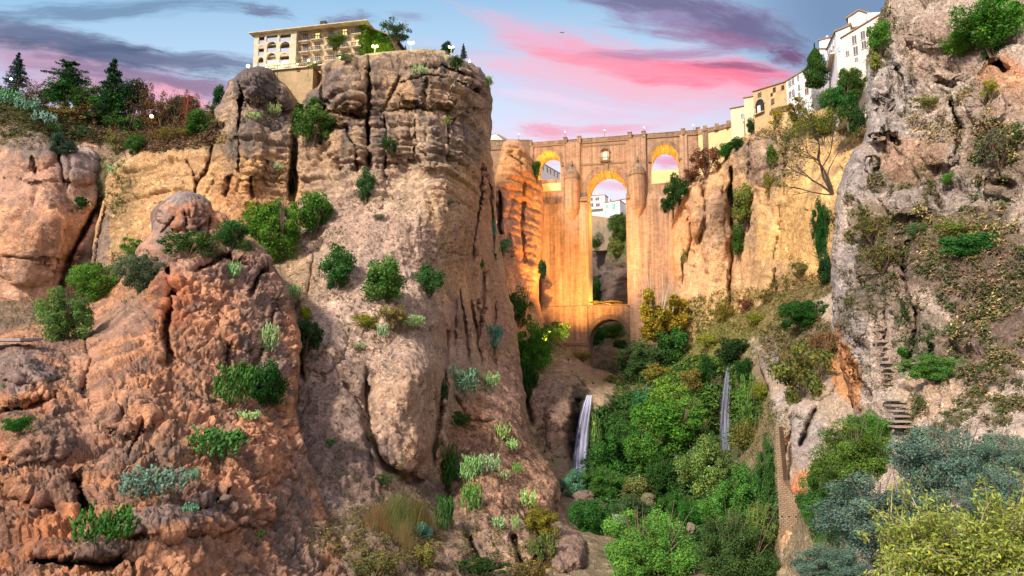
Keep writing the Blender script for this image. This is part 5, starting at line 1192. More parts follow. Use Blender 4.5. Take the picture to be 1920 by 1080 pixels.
def plant(kind, px, py, rx, ry, col, name, label, cat='shrub', Y=None, group=None, dep=None, rz=None, jit=.2):
    if kind == 'pear' and max(rx, ry) > 24: kind = 'pearl'
    if kind in ('round', 'big', 'small', 'loose', 'pear', 'pearl'): rx, ry = rx*1.14, ry*1.12
    if Y is None:
        Y = surf(px, py+ry*.6) or surf(px, py+ry) or surf(px, py) or 180
        r0 = rx*Y/F; Y = Y-0.30*r0
    c = P(px, py, Y); sx_, sz_ = rx*Y/F, ry*Y/F
    sy_ = dep if dep else min(sx_, sz_)*1.0 if ry > 1.6*rx or rx > 1.6*ry else (sx_+sz_)/2*.9
    r = empty(name, (c.x, c.y, c.z-sz_)); tag(r, label, cat, group)
    k = random.Random(hash((px, py)) % 9999); m = CR[kind][k.randrange(len(CR[kind]))]
    cc = tuple(max(0.01, x*(1+k.uniform(-jit, jit)*(.2 if col == BG else 1))) for x in col)
    a = k.uniform(-.6, .6) if rz is None else rz
    fo = part_obj({'pear': 'pads', 'pearl': 'pads', 'reed': 'blades'}.get(kind, 'crown'), m, r, cc); fo.location = (0, 0, sz_); fo.rotation_euler.z = a; fo.scale = (sx_, sy_, sz_)
    if kind in STEM:
        s = part_obj('trunk' if kind in ('fir', 'cedar', 'cypress', 'willow', 'huge') else 'stem', STEM[kind], r); s.location = (0, 0, sz_); s.rotation_euler.z = a; s.scale = (sx_, sy_, sz_)
    return r
V1 = (0.080, 0.195, 0.036); V2 = (0.044, 0.125, 0.03); V3 = (0.025, 0.075, 0.022); YG = (0.19, 0.23, 0.03); OL = (0.16, 0.165, 0.05); BG = (0.105, 0.19, 0.145); LG = (0.125, 0.27, 0.06); PALE = (0.24, 0.38, 0.17); TEAL = (0.12, 0.27, 0.17); BR = (0.16, 0.10, 0.055); GREYG = (0.11, 0.16, 0.08); YEL = (0.42, 0.42, 0.07); OCH = (0.30, 0.22, 0.05)
PL = [
 # gullies and face of the main cliff
 ('round',588,235,40,38,V1,'shrub','vivid green shrub filling the gully below the hotel'),
 ('round',590,200,22,18,V2,'shrub','small shrub at the top of the gully, right under the hotel base wall'),
 ('small',562,215,10,24,V3,'shrub','dark narrow shrub wedged in the left side of the hotel gully'),
 ('round',686,346,19,34,V2,'shrub','single tall shrub hanging on the bare face of the main cliff'),
 ('loose',730,272,14,24,V3,'shrub','dark shrub in the vertical crack left of the banded cliff face'),
 ('small',692,150,6,26,V3,'creeper','dark creeper down the crack beside the rock head under the hotel'),
 ('pear',785,131,16,14,PALE,'prickly_pear','prickly pear near the top of the main cliff, below the parapet'),
 ('pear',514,206,15,16,PALE,'prickly_pear','pale prickly pear on the ledge left of the hotel gully'),
 ('pear',474,216,14,8,PALE,'prickly_pear','low prickly pear on the grey column left of the hotel gully'),
 ('pear',523,314,10,12,PALE,'prickly_pear','prickly pear beside the long dark crack, above the big bushes'),
 ('small',548,350,5,18,V3,'creeper','dark creeper inside the lower end of the long crack'),
 ('small',842,300,6,4,OL,'tuft','small olive tuft on the banded face of the main cliff'),
 ('pear',838,226,6,14,OL,'prickly_pear','thin olive prickly pear in the crack of the banded face'),
 ('small',915,152,12,10,PALE,'shrub','pale shrub on the upper right shoulder of the main cliff'),
 ('small',843,378,9,8,GREYG,'tuft','grey-green tuft on the smooth middle of the main cliff'),
 ('small',712,406,14,5,GREYG,'tuft','flat grey-green tuft above the two bushes on the scree'),
 # bushes on the ledge and scree
 ('big',522,432,56,64,V1,'bush','largest rounded bush on the left ledge, under the smooth tan wall'),
 ('loose',480,400,32,26,YG,'bush','airy yellow-green bush leaning over the ledge, joined to the largest bush'),
 ('round',588,402,37,46,V1,'bush','bright round bush right of the largest one, at the foot of the long crack'),
 ('round',634,500,36,44,V2,'bush','dark green bush alone on the pale scree'),
 ('round',726,527,42,44,V1,'bush','bright bush on the scree, left one of the close pair'),
 ('round',803,526,30,32,V2,'bush','olive bush on the scree, right one of the close pair'),
 ('round',434,438,32,28,V2,'bush','mid green bush between the rock knob and the largest bush'),
 ('loose',455,462,18,14,V2,'bush','small bush spilling below the one beside the rock knob'),
 ('loose',352,455,52,30,V2,'bush','wide dark bush growing below the rock knob'),
 ('loose',390,468,26,22,GREYG,'bush','greyish bush hanging at the right end below the rock knob'),
 ('loose',250,464,26,20,V1,'bush','small bright bush on the left shoulder of the red spur'),
 ('big',268,512,44,40,GREYG,'bush','grey-green bush at the left edge of the red spur'),
 ('big',183,530,44,42,V1,'bush','bright bush on the spur edge, above the lowest one by the path'),
 ('big',120,598,48,54,LG,'bush','bright light green bush beside the short footpath'),
 ('round',574,634,30,36,V3,'bush','very dark round bush below the yellow-green one on the slope'),
 ('small',574,590,12,16,YG,'shrub','little yellow-green shrub just above the very dark round bush'),
 ('small',567,674,10,8,V2,'tuft','bright tuft just under the very dark round bush'),
 ('round',508,722,36,44,V3,'bush','dark bush next to the cactus patch on the orange clay'),
 ('pear',440,724,38,46,V2,'prickly_pear','large prickly pear left of the dark bush on the orange clay'),
 ('round',462,694,20,18,V2,'bush','green bush behind the large prickly pear on the clay'),
 ('pear',404,832,56,34,V2,'prickly_pear','wide prickly pear patch in the middle of the orange clay'),
 ('pear',288,906,58,36,TEAL,'prickly_pear','prickly pear patch on the grey ledge, low in the orange clay'),
 ('pear',194,988,56,42,V2,'prickly_pear','lowest prickly pear patch on the grey ledge at the foot of the spur'),
 ('pear',355,955,14,12,TEAL,'prickly_pear','little prickly pear under the right end of the grey ledge patch'),
 ('pear',358,890,14,16,TEAL,'prickly_pear','small prickly pear between the two patches on the orange clay'),
 ('pear',548,548,16,20,PALE,'prickly_pear','pale prickly pear right of the dark notch in the spur crest'),
 ('pear',507,634,17,34,PALE,'prickly_pear','upright pale prickly pear on the right flank of the spur'),
 ('pear',440,504,11,22,PALE,'prickly_pear','slim pale prickly pear in the shadowed hollow of the spur'),
 ('pear',468,778,22,12,PALE,'prickly_pear','flat pale prickly pear under the large one on the clay'),
 ('round',35,797,28,16,V2,'bush','low bush at the left border, on the grey rocks below the path'),
 ('small',88,745,12,10,V2,'tuft','small tuft on the grey rocks under the footpath'),
 ('small',488,1002,10,9,V1,'tuft','bright tuft low on the orange clay'),
 ('small',620,830,8,7,V1,'tuft','lone bright tuft on the grey-brown slope left of the smooth block'),
 ('small',155,380,16,12,V3,'shrub','dark shrub in the crack between the two left cliffs'),
 # ledge above the smooth block
 ('loose',690,602,34,16,YG,'bush','flat yellow-green bush on the ledge above the smooth pale block'),
 ('loose',738,590,30,20,OL,'bush','olive bush in the middle of the ledge above the smooth pale block'),
 ('pear',770,602,30,14,PALE,'prickly_pear','pale prickly pear at the right end of the ledge'),
 ('pear',716,620,12,18,PALE,'prickly_pear','upright prickly pear hanging below the middle of the ledge'),
 ('pear',676,648,11,8,PALE,'prickly_pear','tiny pale prickly pear on the slope under the ledge'),
 ('small',758,890,12,14,OCH,'tuft','brown dry tuft at the bottom tip of the smooth pale block'),
 # right-hand side of the main cliff
 ('pear',862,716,34,30,TEAL,'prickly_pear','blue-green prickly pear at the foot of the fluted wall'),
 ('pear',828,740,12,34,V3,'prickly_pear','dark prickly pear in the shade of the smooth block'),
 ('pear',886,700,12,12,TEAL,'prickly_pear','small blue-green prickly pear just right of the bigger one under the flutes'),
 ('pear',922,712,17,20,PALE,'prickly_pear','pale prickly pear to the right of the blue-green ones'),
 ('pear',925,632,18,28,TEAL,'prickly_pear','blue-green prickly pear on the steep rib above, by itself'),
 ('round',863,785,20,14,V2,'shrub','leafy green shrub under the overhang of clay'),
 ('pear',836,880,24,54,V2,'prickly_pear','tall dark column of prickly pear right of the smooth block'),
 ('pear',832,966,18,40,V2,'prickly_pear','narrow prickly pear trailing below the tall dark column'),
 ('pear',884,880,22,30,PALE,'prickly_pear','pale prickly pear in the middle of the cactus slope'),
 ('pear',918,868,20,22,PALE,'prickly_pear','pale prickly pear right of the middle of the cactus slope'),
 ('pear',884,934,20,34,LG,'prickly_pear','green and yellow prickly pear below the middle of the cactus slope'),
 ('pear',943,808,14,22,PALE,'prickly_pear','highest pale prickly pear on the cactus slope'),
 ('pear',958,834,12,14,PALE,'prickly_pear','pale prickly pear just below the highest one'),
 ('pear',945,890,12,13,PALE,'prickly_pear','small pale prickly pear at the centre right of the cactus slope'),
 ('pear',992,936,16,24,PALE,'prickly_pear','pale prickly pear on the outer edge of the cactus slope'),
 ('pear',936,980,11,18,PALE,'prickly_pear','small prickly pear left of the olive bush, low on the slope'),
 ('pear',966,980,8,18,PALE,'prickly_pear','thin prickly pear touching the left side of the olive bush'),
 ('pear',970,878,9,14,LG,'prickly_pear','small green prickly pear above the outer edge of the cactus slope'),
 ('big',1010,990,38,36,YG,'bush','round olive bush on the rock spur above the gorge'),
 ('loose',1018,1030,28,36,OL,'bush','lower straggling half of growth beneath the round olive bush'),
 ('round',798,1045,24,24,OL,'bush','olive bush at the lower middle edge of the picture'),
 ('round',794,996,18,16,TEAL,'bush','dark blue-green bush under the dry reeds'),
 ('loose',905,1062,50,22,V3,'bush','dark low growth along the bottom, right of the olive bush'),
 ('loose',990,1070,36,22,OL,'bush','brownish bush at the bottom, left of the boulder'),
 ('loose',700,1060,44,24,OL,'bush','olive brush below the dry reeds at the bottom'),
 ('loose',722,898,20,10,V2,'tuft','green tuft above the dry reeds'),
 # between the main cliff and the bridge
 ('loose',972,578,26,42,V2,'tree','slender dark tree beside the foot of the rock pillar','tree'),
 ('big',1005,652,42,44,V1,'tree','pale flowering green tree below the rock pillar','tree'),
 ('round',988,722,24,46,V3,'shrub','dark hanging shrub below the pale flowering tree'),
 ('loose',1036,620,32,22,V2,'shrub','airy shrub against the left footing of the bridge'),
 ('small',945,458,15,16,TEAL,'shrub','blue-green shrub in the cleft between main cliff and pillar'),
 ('small',924,430,8,18,TEAL,'shrub','thin blue-green shrub at the dark cleft, higher up'),
 ('small',1018,508,9,22,V3,'shrub','dark shrub on the right edge of the pillar, against the bridge'),
 ('round',1006,320,10,20,V2,'creeper','creeper on top of the pillar, beside the left side arch'),
 ('small',902,495,7,9,V2,'tuft','little green tuft halfway up the right rib of the main cliff'),
 ('small',1150,568,20,4,OCH,'tuft','dry golden weeds on the ledge in the tall opening of the bridge'),
 ('small',1120,568,14,4,OCH,'tuft','thin dry weeds at the left end of the ledge in the tall opening'),
 # right of the bridge
 ('round',1268,356,24,32,V3,'creeper','dark ivy where the bridge meets the right cliff'),
 ('round',1252,385,14,18,V3,'creeper','dark hanging tip of ivy against the right pier'),
 ('loose',1322,298,32,30,BR,'shrub','brown leafy shrub on top of the columns right of the bridge'),
 ('loose',1296,330,22,18,BR,'shrub','lower brown shrub spilling towards the ivy on the bridge'),
 ('round',1362,284,20,18,V2,'shrub','green shrub next to the brown one on the rim'),
 ('round',1384,268,18,12,V3,'shrub','low dark shrub along the rim under the approach wall'),
 ('round',1408,236,9,16,V3,'shrub','small dark tree-like shrub against the approach wall'),
 ('small',1424,240,7,12,V3,'shrub','tiny shrub right of the tree-like one at the approach wall'),
 ('round',1398,385,24,40,OL,'creeper','olive growth hanging between the columns, upper part'),
 ('round',1386,448,14,34,V2,'creeper','green growth at the lower end of the cleft between the columns'),
 ('round',1366,355,12,24,V2,'creeper','dark growth at the top of the cleft between the columns'),
 ('round',1448,290,11,20,V2,'shrub','shrub in the upper crack of the golden cliff'),
 ('loose',1444,340,13,34,YG,'creeper','yellow-green growth down the crack of the golden cliff'),
 ('small',1282,478,8,20,OL,'shrub','narrow shrub in the seam left of the columns'),
 ('big',1540,430,18,56,V3,'creeper','dark ivy column along the left edge of the near crag'),
 ('round',1548,505,14,34,V3,'creeper','lower end of the dark ivy along the near crag'),
 ('big',1516,588,48,28,V3,'bush','dark green bush tucked behind the near crag, on the grassy slope'),
 ('small',1475,612,10,14,V3,'shrub','small dark shrub left of the bush behind the crag'),
 ('loose',1505,505,26,20,OL,'shrub','half-bare shrub at the base of the golden cliff'),
 ('loose',1358,586,24,20,YG,'bush','yellow-green bush at the top of the grassy slope'),
 ('loose',1400,572,20,16,BR,'bush','brownish bare bush on the grassy slope'),
 ('loose',1440,556,18,14,OL,'bush','grey-olive bush higher on the grassy slope'),
 ('loose',1420,600,26,16,YG,'bush','flat yellowish bush in the middle of the grassy slope'),
 ('loose',1506,700,58,62,OL,'bush','large greyish twiggy bush on the rock shelf'),
 ('loose',1540,650,30,34,BR,'bush','brown dry bush behind the twiggy one, against the crag'),
 ('loose',1470,690,24,26,GREYG,'bush','pale green bush at the left lip of the rock shelf'),
 # trees by the bridge foot
 ('willow',1238,590,60,62,YG,'tree','yellow-green tree lit warmly at the right foot of the bridge','tree'),
 ('big',1206,682,52,40,V2,'tree','dark dense fig tree below the lit tree, by the low arch','tree'),
 ('round',1262,652,38,36,V2,'tree','dark green tree under the right side of the lit tree','tree'),
 # second waterfall
 ('round',1372,658,36,26,V3,'creeper','dark ivy cap over the second waterfall'),
 ('round',1326,696,18,28,V3,'creeper','dark ivy left of the second waterfall'),
 ('round',1396,698,16,28,V3,'creeper','dark ivy right of the second waterfall'),
 ('loose',1402,762,22,60,LG,'creeper','bright mossy growth right of the second waterfall'),
 ('loose',1345,745,12,50,GREYG,'creeper','grey-green moss left of the second waterfall'),
 ('loose',1430,735,20,24,YG,'shrub','yellow-green shrub above the mossy growth, by the shelf'),
 # wooded gorge
 ('round',1252,742,36,34,LG,'bush','bright bush at the top of the ivy slope between the waterfalls'),
 ('big',1258,800,66,56,V1,'bush','broad bright bush in the middle of the ivy slope'),
 ('big',1168,850,60,56,V2,'bush','broad dark green bush right of the first waterfall'),
 ('round',1190,786,32,22,V2,'bush','bush on the ledge above the broad dark one'),
 ('small',1136,776,13,22,V2,'creeper','narrow ivy tongue near the top of the first waterfall'),
 ('small',1120,830,12,50,LG,'creeper','bright moss strip right of the first waterfall'),
 ('big',1322,885,56,62,LG,'tree','large round light green tree in the middle of the gorge','tree'),
 ('loose',1395,822,30,36,OL,'bush','olive bush below the second waterfall'),
 ('big',1424,860,36,60,V1,'tree','bright tree against the foot of the rock shelf','tree'),
 ('big',1078,910,34,28,TEAL,'bush','blue-green bush at the foot of the first waterfall'),
 ('big',1130,912,46,30,V2,'bush','dark bush right beside the one at the waterfall foot'),
 ('round',1200,920,34,26,OL,'bush','olive bush over the boulder in the gorge bottom'),
 ('big',1108,970,44,34,V2,'bush','dark bush above the boulder spur, left of the big crown'),
 ('big',1262,900,44,44,V3,'tree','shaded dark tree behind the large round one','tree'),
 ('big',1400,950,56,64,V1,'tree','tall green tree below the shelf, right of the round one','tree'),
 ('huge',1212,1030,104,78,LG,'tree','big pale green rounded tree at the bottom of the gorge','tree'),
 ('huge',1382,1040,84,84,V2,'tree','dark spreading tree at the bottom, left of the masonry buttress','tree'),
 ('big',1300,968,30,30,V2,'bush','small dark bush between the two bottom trees'),
 ('big',1290,775,34,30,LG,'bush','bright bush on the right of the ivy slope, under the moss'),
 ('big',1212,850,44,44,V1,'bush','mid green bush between the broad dark one and the round light tree'),
 ('round',1140,810,26,40,V2,'bush','ivy-like bush tumbling beside the bright moss strip'),
 ('big',1360,960,50,50,LG,'bush','light green bush in front of the tall green tree'),
 ('big',1445,900,26,70,V2,'tree','dark narrow tree pressed against the masonry buttress','tree'),
 ('big',1270,960,40,34,V2,'bush','dark bush behind the big pale green tree'),
 ('round',1232,700,30,18,OL,'bush','olive bush on the bank under the fig tree'),
 ('round',1296,716,22,26,OL,'bush','olive bush on the bank left of the second waterfall'),
 ('big',1180,960,36,30,(.05,.12,.06),'bush','bluish dark bush beside the flat grey boulder'),
 ('loose',1306,820,30,34,V2,'bush','loose bush under the second waterfall'),
 ('round',1214,760,30,30,(.05,.14,.06),'bush','deep green ivy bush at the upper left of the ivy slope'),
 ('big',1440,990,34,50,LG,'bush','bright bush low against the masonry buttress'),
 ('loose',1330,640,26,18,YG,'bush','yellowish bush low on the grassy slope above the second waterfall'),
 ('loose',1150,712,20,10,OL,'bush','low brush on the brink of the first waterfall'),
 ('loose',1090,668,22,12,OL,'bush','low brush under the left footing of the bridge'),
 ('round',1118,640,18,30,V3,'bush','dark bush seen through the low arch, on its left side'),
 ('round',1150,622,22,16,V2,'bush','green bush on the slope seen through the top of the low arch'),
 ('small',1165,648,14,12,V2,'bush','small bush seen through the right side of the low arch'),
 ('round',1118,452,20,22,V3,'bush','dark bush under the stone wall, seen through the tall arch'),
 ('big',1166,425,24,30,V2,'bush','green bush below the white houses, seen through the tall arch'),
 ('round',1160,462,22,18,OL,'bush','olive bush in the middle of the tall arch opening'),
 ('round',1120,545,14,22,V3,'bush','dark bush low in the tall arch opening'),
 # near crag
 ('big',1855,46,82,54,V1,'shrub','largest vivid green shrub, hanging from the top of the near crag'),
 ('big',1800,84,34,26,V1,'shrub','left tip of bright growth under the largest shrub on the crag'),
 ('loose',1866,88,26,22,V2,'shrub','shrub right beneath the largest one on the crag'),
 ('round',1648,72,22,34,V1,'shrub','green shrub on the upper left edge of the crag, against the houses'),
 ('small',1640,118,12,22,OL,'shrub','olive trailing shrub under the one by the houses'),
 ('big',1744,690,54,24,V1,'shrub','bright low shrub in the middle of the crag, above the steps'),
 ('small',1692,662,14,12,V1,'tuft','small bright shrub left of the low one, beside the steps'),
 ('round',1778,336,16,12,V1,'tuft','bright tuft in the upper middle of the crag'),
 ('round',1818,462,52,26,V2,'shrub','flat green shrub in the scrub band of the crag'),
 ('loose',1856,165,18,20,YG,'shrub','yellowish shrub right of centre, high on the crag'),
 ('loose',1740,192,34,14,OL,'shrub','low olive mat on the upper crag'),
 ('loose',1870,270,34,44,GREYG,'shrub','grey-green mat under the cave-like hollow of the crag'),
 ('small',1694,582,8,6,V1,'tuft','tiny bright tuft above the stone steps'),
 ('loose',1788,430,40,20,OL,'shrub','straw-coloured shrub on the scrub band'),
 ('loose',1716,430,22,16,GREYG,'shrub','grey-green cushion at the left end of the scrub band'),
 ('loose',1650,480,40,30,OL,'shrub','dull scrub cushion on the left part of the crag'),
 ('loose',1630,425,30,22,OL,'shrub','scrub cushion above it, near the ivy edge of the crag'),
 # behind the crag, below the houses
 ('big',1596,160,26,38,V2,'creeper','dense ivy slope directly below the peach house'),
 ('big',1575,190,34,34,V2,'creeper','dense ivy slope left of the near crag, behind the bare tree'),
 ('round',1606,222,20,34,V3,'creeper','dark ivy strip touching the edge of the crag'),
 ('loose',1500,205,36,22,YG,'bush','yellow-green bush on the rim under the white house'),
 ('loose',1462,220,24,18,OCH,'bush','ochre bush on the rim under the brown ruin'),
]
for i, q in enumerate(PL):
    kind, px, py, rx, ry, col, nm, lb = q[:8]; cat = q[8] if len(q) > 8 else {'prickly_pear': 'cactus', 'creeper': 'creeper', 'tuft': 'plant'}.get(nm, nm)
    Yd = None
    if 'bridge' in lb and 'weeds' in lb or 'ledge in the tall' in lb: Yd = 259.5
    if nm == 'creeper' and px in (1596, 1575): Yd = 172
    if px == 1606: Yd = 120
    if (px, py) == (1268, 356): Yd = 240
    if (px, py) == (1252, 385): Yd = 243
    if px in (1408, 1424): Yd = 226
    if 'through' in lb: Yd = (surf(px, py, 'gorge.001') or 300)-4
    if kind == 'willow': Yd = 232
    if (px, py) in ((1206, 682), (1262, 652)): Yd = 226
    plant(kind, px, py, rx, ry, col, nm, lb, cat, Yd)
# foreground shrubs, bottom right
FG = [('huge',1556,950,58,88,V2,32,'shrub','green broad-leaved shrub hanging down beside the masonry buttress'),
 ('huge',1640,820,66,56,V1,31,'shrub','topmost bright green shrub just below the foot of the steps, left of the blue-green ones'),
 ('huge',1600,872,84,84,V1,29,'shrub','vivid green broad-leaved shrub with a few orange leaves, left of the blue-green ones'),
 ('huge',1765,880,105,92,BG,23,'shrub','blue-green shrub in the middle, its rounded top over the foot of the steps'),
 ('huge',1885,870,70,66,BG,22,'shrub','blue-green shrub at the right border'),
 ('huge',1640,975,120,84,BG,20,'shrub','broad blue-green shrub below the vivid green one'),
 ('huge',1780,990,90,70,BG,19,'shrub','blue-green shrub behind the yellow branches'),
 ('huge',1560,1060,88,42,BG,19,'shrub','lowest blue-green shrub at the bottom edge, by the buttress'),
 ('huge',1890,950,90,80,BG,20.5,'shrub','blue-green shrub low at the right border, behind the yellow-green corner one'),
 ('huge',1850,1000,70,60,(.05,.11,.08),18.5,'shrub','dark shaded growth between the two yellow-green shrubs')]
for (k, px, py, rx, ry, col, Y, nm, lb) in FG: plant(k, px, py, rx, ry, col, nm, lb, 'shrub', Y)
def spray_shrub(pts, Y, label, seed):
    """yellow-green shrub of long arching sprays with willow-like leaves"""
    rng = np.random.default_rng(seed); r = empty('shrub', P(pts[0][0], 1120, Y)); tag(r, label, 'shrub')
    mb = MB(); pos = []; tan = []
    for (px, py, s) in pts:
        tip = P(px, py, Y+rng.uniform(-1.2, .6)); base = P(px+rng.uniform(-20, 40), 1120, Y+rng.uniform(0, 1))
        for k in range(12):
            tp = tip+Vector(tuple(rng.normal(size=3)*.016*s*Y/14)); mid = (tp+base)/2+Vector((rng.normal()*.25, rng.normal()*.25, .35))
            st_ = tp+(mid-tp)*rng.uniform(.5, .95)
            mb.tube([st_, (st_+tp)/2+Vector((0, 0, .06)), tp], [.012, .008, .003], 4, False)
            for t in np.linspace(0, 1, 34):
                q = st_*(1-t)+tp*t+Vector((0, 0, .12*t*(1-t)))
                pos.append(tuple(q+Vector(tuple(rng.normal(size=3)*.05)))); d = (tp-st_).normalized(); tan.append(tuple(d+Vector(tuple(rng.normal(size=3)*.6))+Vector((0, 0, -.25))))
    pos = np.array(pos); tan = np.array(tan); tan /= np.linalg.norm(tan, axis=1)[:, None]; n = len(pos)
    w = np.cross(tan, rng.normal(size=(n, 3))); w /= np.linalg.norm(w, axis=1)[:, None]; L = rng.uniform(.07, .13, n)[:, None]
    v = np.stack([pos, pos+tan*L*.45+w*L*.17, pos+tan*L, pos+tan*L*.45-w*L*.17], 1).reshape(-1, 3)
    tn = rng.uniform(.55, 1.3, n); T = np.stack([tn*rng.uniform(.8, 1.2, n), tn, tn*rng.uniform(.6, 1.2, n)], 1)
    o = mesh_obj('foliage', v, np.arange(4*n).reshape(n, 4), LEAF, attrs={'tone': np.repeat(T, 4, 0)}); o.color = (.30, .36, .08, 1)
    o.parent = r; o.location = -r.location; o2 = mb.build('stem', PALEBARK, r); o2.location = -r.location
rr_ = random.Random(5)
A_ = [(rr_.uniform(1690, 1840), 0, 24) for _ in range(48)]; A_ = [(x, rr_.uniform(992+abs(x-1745)*.4, 1110), 22) for x, _, _ in A_]
spray_shrub(A_, 14, 'yellow-green shrub with long narrow leaves, wide one at the bottom right', 1)
B_ = [(rr_.uniform(1838, 1935), 0, 24) for _ in range(40)]; B_ = [(x, rr_.uniform(925+(1920-x)*.9, 1110), 22) for x, _, _ in B_]
spray_shrub(B_, 13, 'yellow-green shrub with long narrow leaves, in the bottom right corner', 2)
# reeds
for (px, py, rx, ry, lb, c) in [(735, 950, 42, 44, 'tall clump of dry yellowish reeds below the smooth pale block', (.22, .22, .09)), (700, 965, 30, 40, 'paler reeds at the left of the dry clump', (.27, .25, .12)), (775, 955, 36, 36, 'greener arching reeds at the right of the dry clump', (.14, .16, .06)), (752, 1000, 22, 36, 'straw-yellow reeds hanging at the bottom of the clump', (.34, .30, .12))]:
    plant('reed', px, py, rx, ry, c, 'reeds', lb, 'reeds', rz=0)
# woods on the left skyline
def HY(px, py): return (surf(px, py, 'hillside') or 225)
WD = [('fir',33,134,22,36,(.035,.075,.05),'conifer','pointed fir, first from the left border on the skyline'),
 ('cedar',126,148,40,36,(.035,.085,.05),'conifer','flat-topped dark cedar on the left skyline'),
 ('fir',211,172,44,62,(.03,.075,.04),'conifer','tall pointed cedar with drooping tiers, highest in the left woods'),
 ('round',118,176,34,30,V2,'tree','green tree under the flat-topped cedar'), ('round',150,186,26,26,V2,'tree','green tree right of the one under the flat cedar'),
 ('round',205,196,40,28,V2,'tree','broad green tree at the foot of the tall pointed cedar'), ('round',248,184,30,36,(.02,.05,.025),'tree','dark blackish tree right of the tall cedar'),
 ('loose',180,206,32,22,OL,'tree','olive tree on the slope between the two cedars'), ('loose',75,180,30,20,BR,'tree','brown leafless thicket right of the first fir'),
 ('loose',268,186,22,38,BR,'tree','reddish-brown tree beside the blackish one'), ('loose',290,222,26,34,BR,'tree','brown brush around the street lamp in the woods'),
 ('loose',318,212,24,40,BR,'tree','brown twiggy tree right of the lamp'), ('round',416,182,17,22,V3,'tree','dark round tree right behind the grey rock head'),
 ('round',380,232,34,26,V2,'bush','green bush left of the grey rock head'), ('round',336,202,18,22,(.05,.07,.03),'tree','dull green tree behind the dead trunk'),
 ('loose',358,196,16,26,BR,'tree','brown tree right behind the dead trunk'), ('loose',130,214,40,20,OL,'bush','olive scrub belt below the cedars'),
 ('loose',232,232,40,22,V2,'bush','green scrub above the gap between the left cliffs'), ('round',255,270,24,22,V2,'bush','bush hanging into the gap between the left cliffs'),
 ('loose',220,268,20,26,OL,'bush','olive bush on the upper left edge of the tan cliff'), ('pear',212,318,12,12,PALE,'prickly_pear','pale prickly pear on the left edge of the tan cliff'),
 ('pear',14,184,30,18,TEAL,'prickly_pear','topmost prickly pear on the far left slope'), ('pear',50,198,28,20,TEAL,'prickly_pear','second prickly pear down the far left slope'),
 ('pear',80,222,24,18,TEAL,'prickly_pear','third prickly pear down the far left slope'), ('pear',100,240,18,12,V2,'prickly_pear','lowest prickly pear of the far left slope'),
 ('small',5,208,16,20,V3,'bush','dark bush at the left border under the prickly pears'), ('round',118,272,22,24,(.04,.08,.05),'bush','dark bush on the lip of the far left cliff'),
 ('loose',155,250,22,14,V2,'bush','small green bush right of the lip of the far left cliff'), ('loose',332,250,36,14,OL,'bush','dry olive bush on top of the tan cliff'),
 ('loose',300,255,26,14,BR,'bush','brown dry bush on top of the tan cliff, left end'), ('loose',20,175,20,16,V2,'tree','small tree beside the first fir'),
 ('loose',180,175,20,24,V2,'tree','loose green tree left of the tall cedar'), ('loose',398,205,12,14,V2,'bush','small bush by the dark round tree')]
for (k, px, py, rx, ry, col, nm, lb) in WD:
    if nm == 'conifer': rx, ry = rx*1.15, ry*1.12
    Y = None if py > 228 and nm != 'conifer' or nm == 'prickly_pear' else 226
    if nm == 'prickly_pear' and px < 105: Y = None
    plant(k, px, py, rx, ry, col, nm, lb, {'prickly_pear': 'cactus'}.get(nm, nm), Y)
# plateau by the hotel
for (k, px, py, rx, ry, col, nm, lb, Y) in [
 ('round',632,80,19,18,(.09,.13,.03),'tree','olive tree in front of the hotel balconies',176),
 ('loose',741,60,31,24,(.035,.085,.04),'tree','spreading tree standing free on the plateau right of the hotel',184),
 ('round',715,72,10,12,(.06,.20,.02),'bush','small bush lit green at the hotel corner',186),
 ('round',840,90,14,12,(.03,.07,.035),'bush','dark bush with a lamp in it on the plateau',182),
 ('fir',869,97,10,18,(.04,.08,.06),'conifer','small blue-green fir near the right end of the plateau',180),
 ('round',855,118,14,14,(.04,.08,.03),'bush','bush growing on the plateau edge below the small fir',170),
 ('loose',648,107,22,7,(.08,.16,.03),'hedge','low green planting along the edge in front of the hotel',168),
 ('fir',760,91,4,8,(.03,.06,.05),'conifer','tiny conifer behind the parapet left of the double lamp',184),
 ('loose',586,123,12,5,V1,'hedge','green shrubs on the terrace below the balconies',178),
 ('small',725,94,3,6,V3,'conifer','tiny dark cypress beside the hotel wing',186)]:
    plant(k, px, py, rx, ry, col, nm, lb, {'hedge': 'hedge'}.get(nm, nm), Y)
# ivy on the hotel's corner: its own leaf sheet over the wing
rng = np.random.default_rng(9); n = 9000
xx = rng.random(n); zz = rng.random(n)
pos = np.stack([HL-2.2+xx*9.9, np.where(xx*9.9 < 2.2, -.25, 2.2)-rng.random(n)*.5, zf-1+zz*(hz-zf+.8)], 1)
pos = pos[pos[:, 2] < hz+.2-np.clip(pos[:, 0]-HL, 0, 9)*.42+rng.normal(size=n)*.25]
side = np.stack([np.full(3500, HL+.15), rng.uniform(-.1, 2.5, 3500), zf-1+rng.random(3500)*(hz-zf+.5)], 1)
pos = np.concatenate([pos, side]); v, f = quads(pos, np.tile([0, -1., .2], (len(pos), 1)), np.full(len(pos), .28), rng)
tn = rng.uniform(.5, 1.4, len(pos)); o = mesh_obj('ivy', v, f, LEAF, H.r, attrs={'tone': np.repeat(np.stack([tn*rng.uniform(.8, 1.5, len(pos)), tn, tn], 1), 4, 0)}); o.color = (.10, .20, .025, 1)
# cypress by the white houses
plant('cypress', 1529, 122, 18, 44, (.04, .085, .022), 'cypress', 'tall dark cypress standing between the white houses', 'tree', 196)

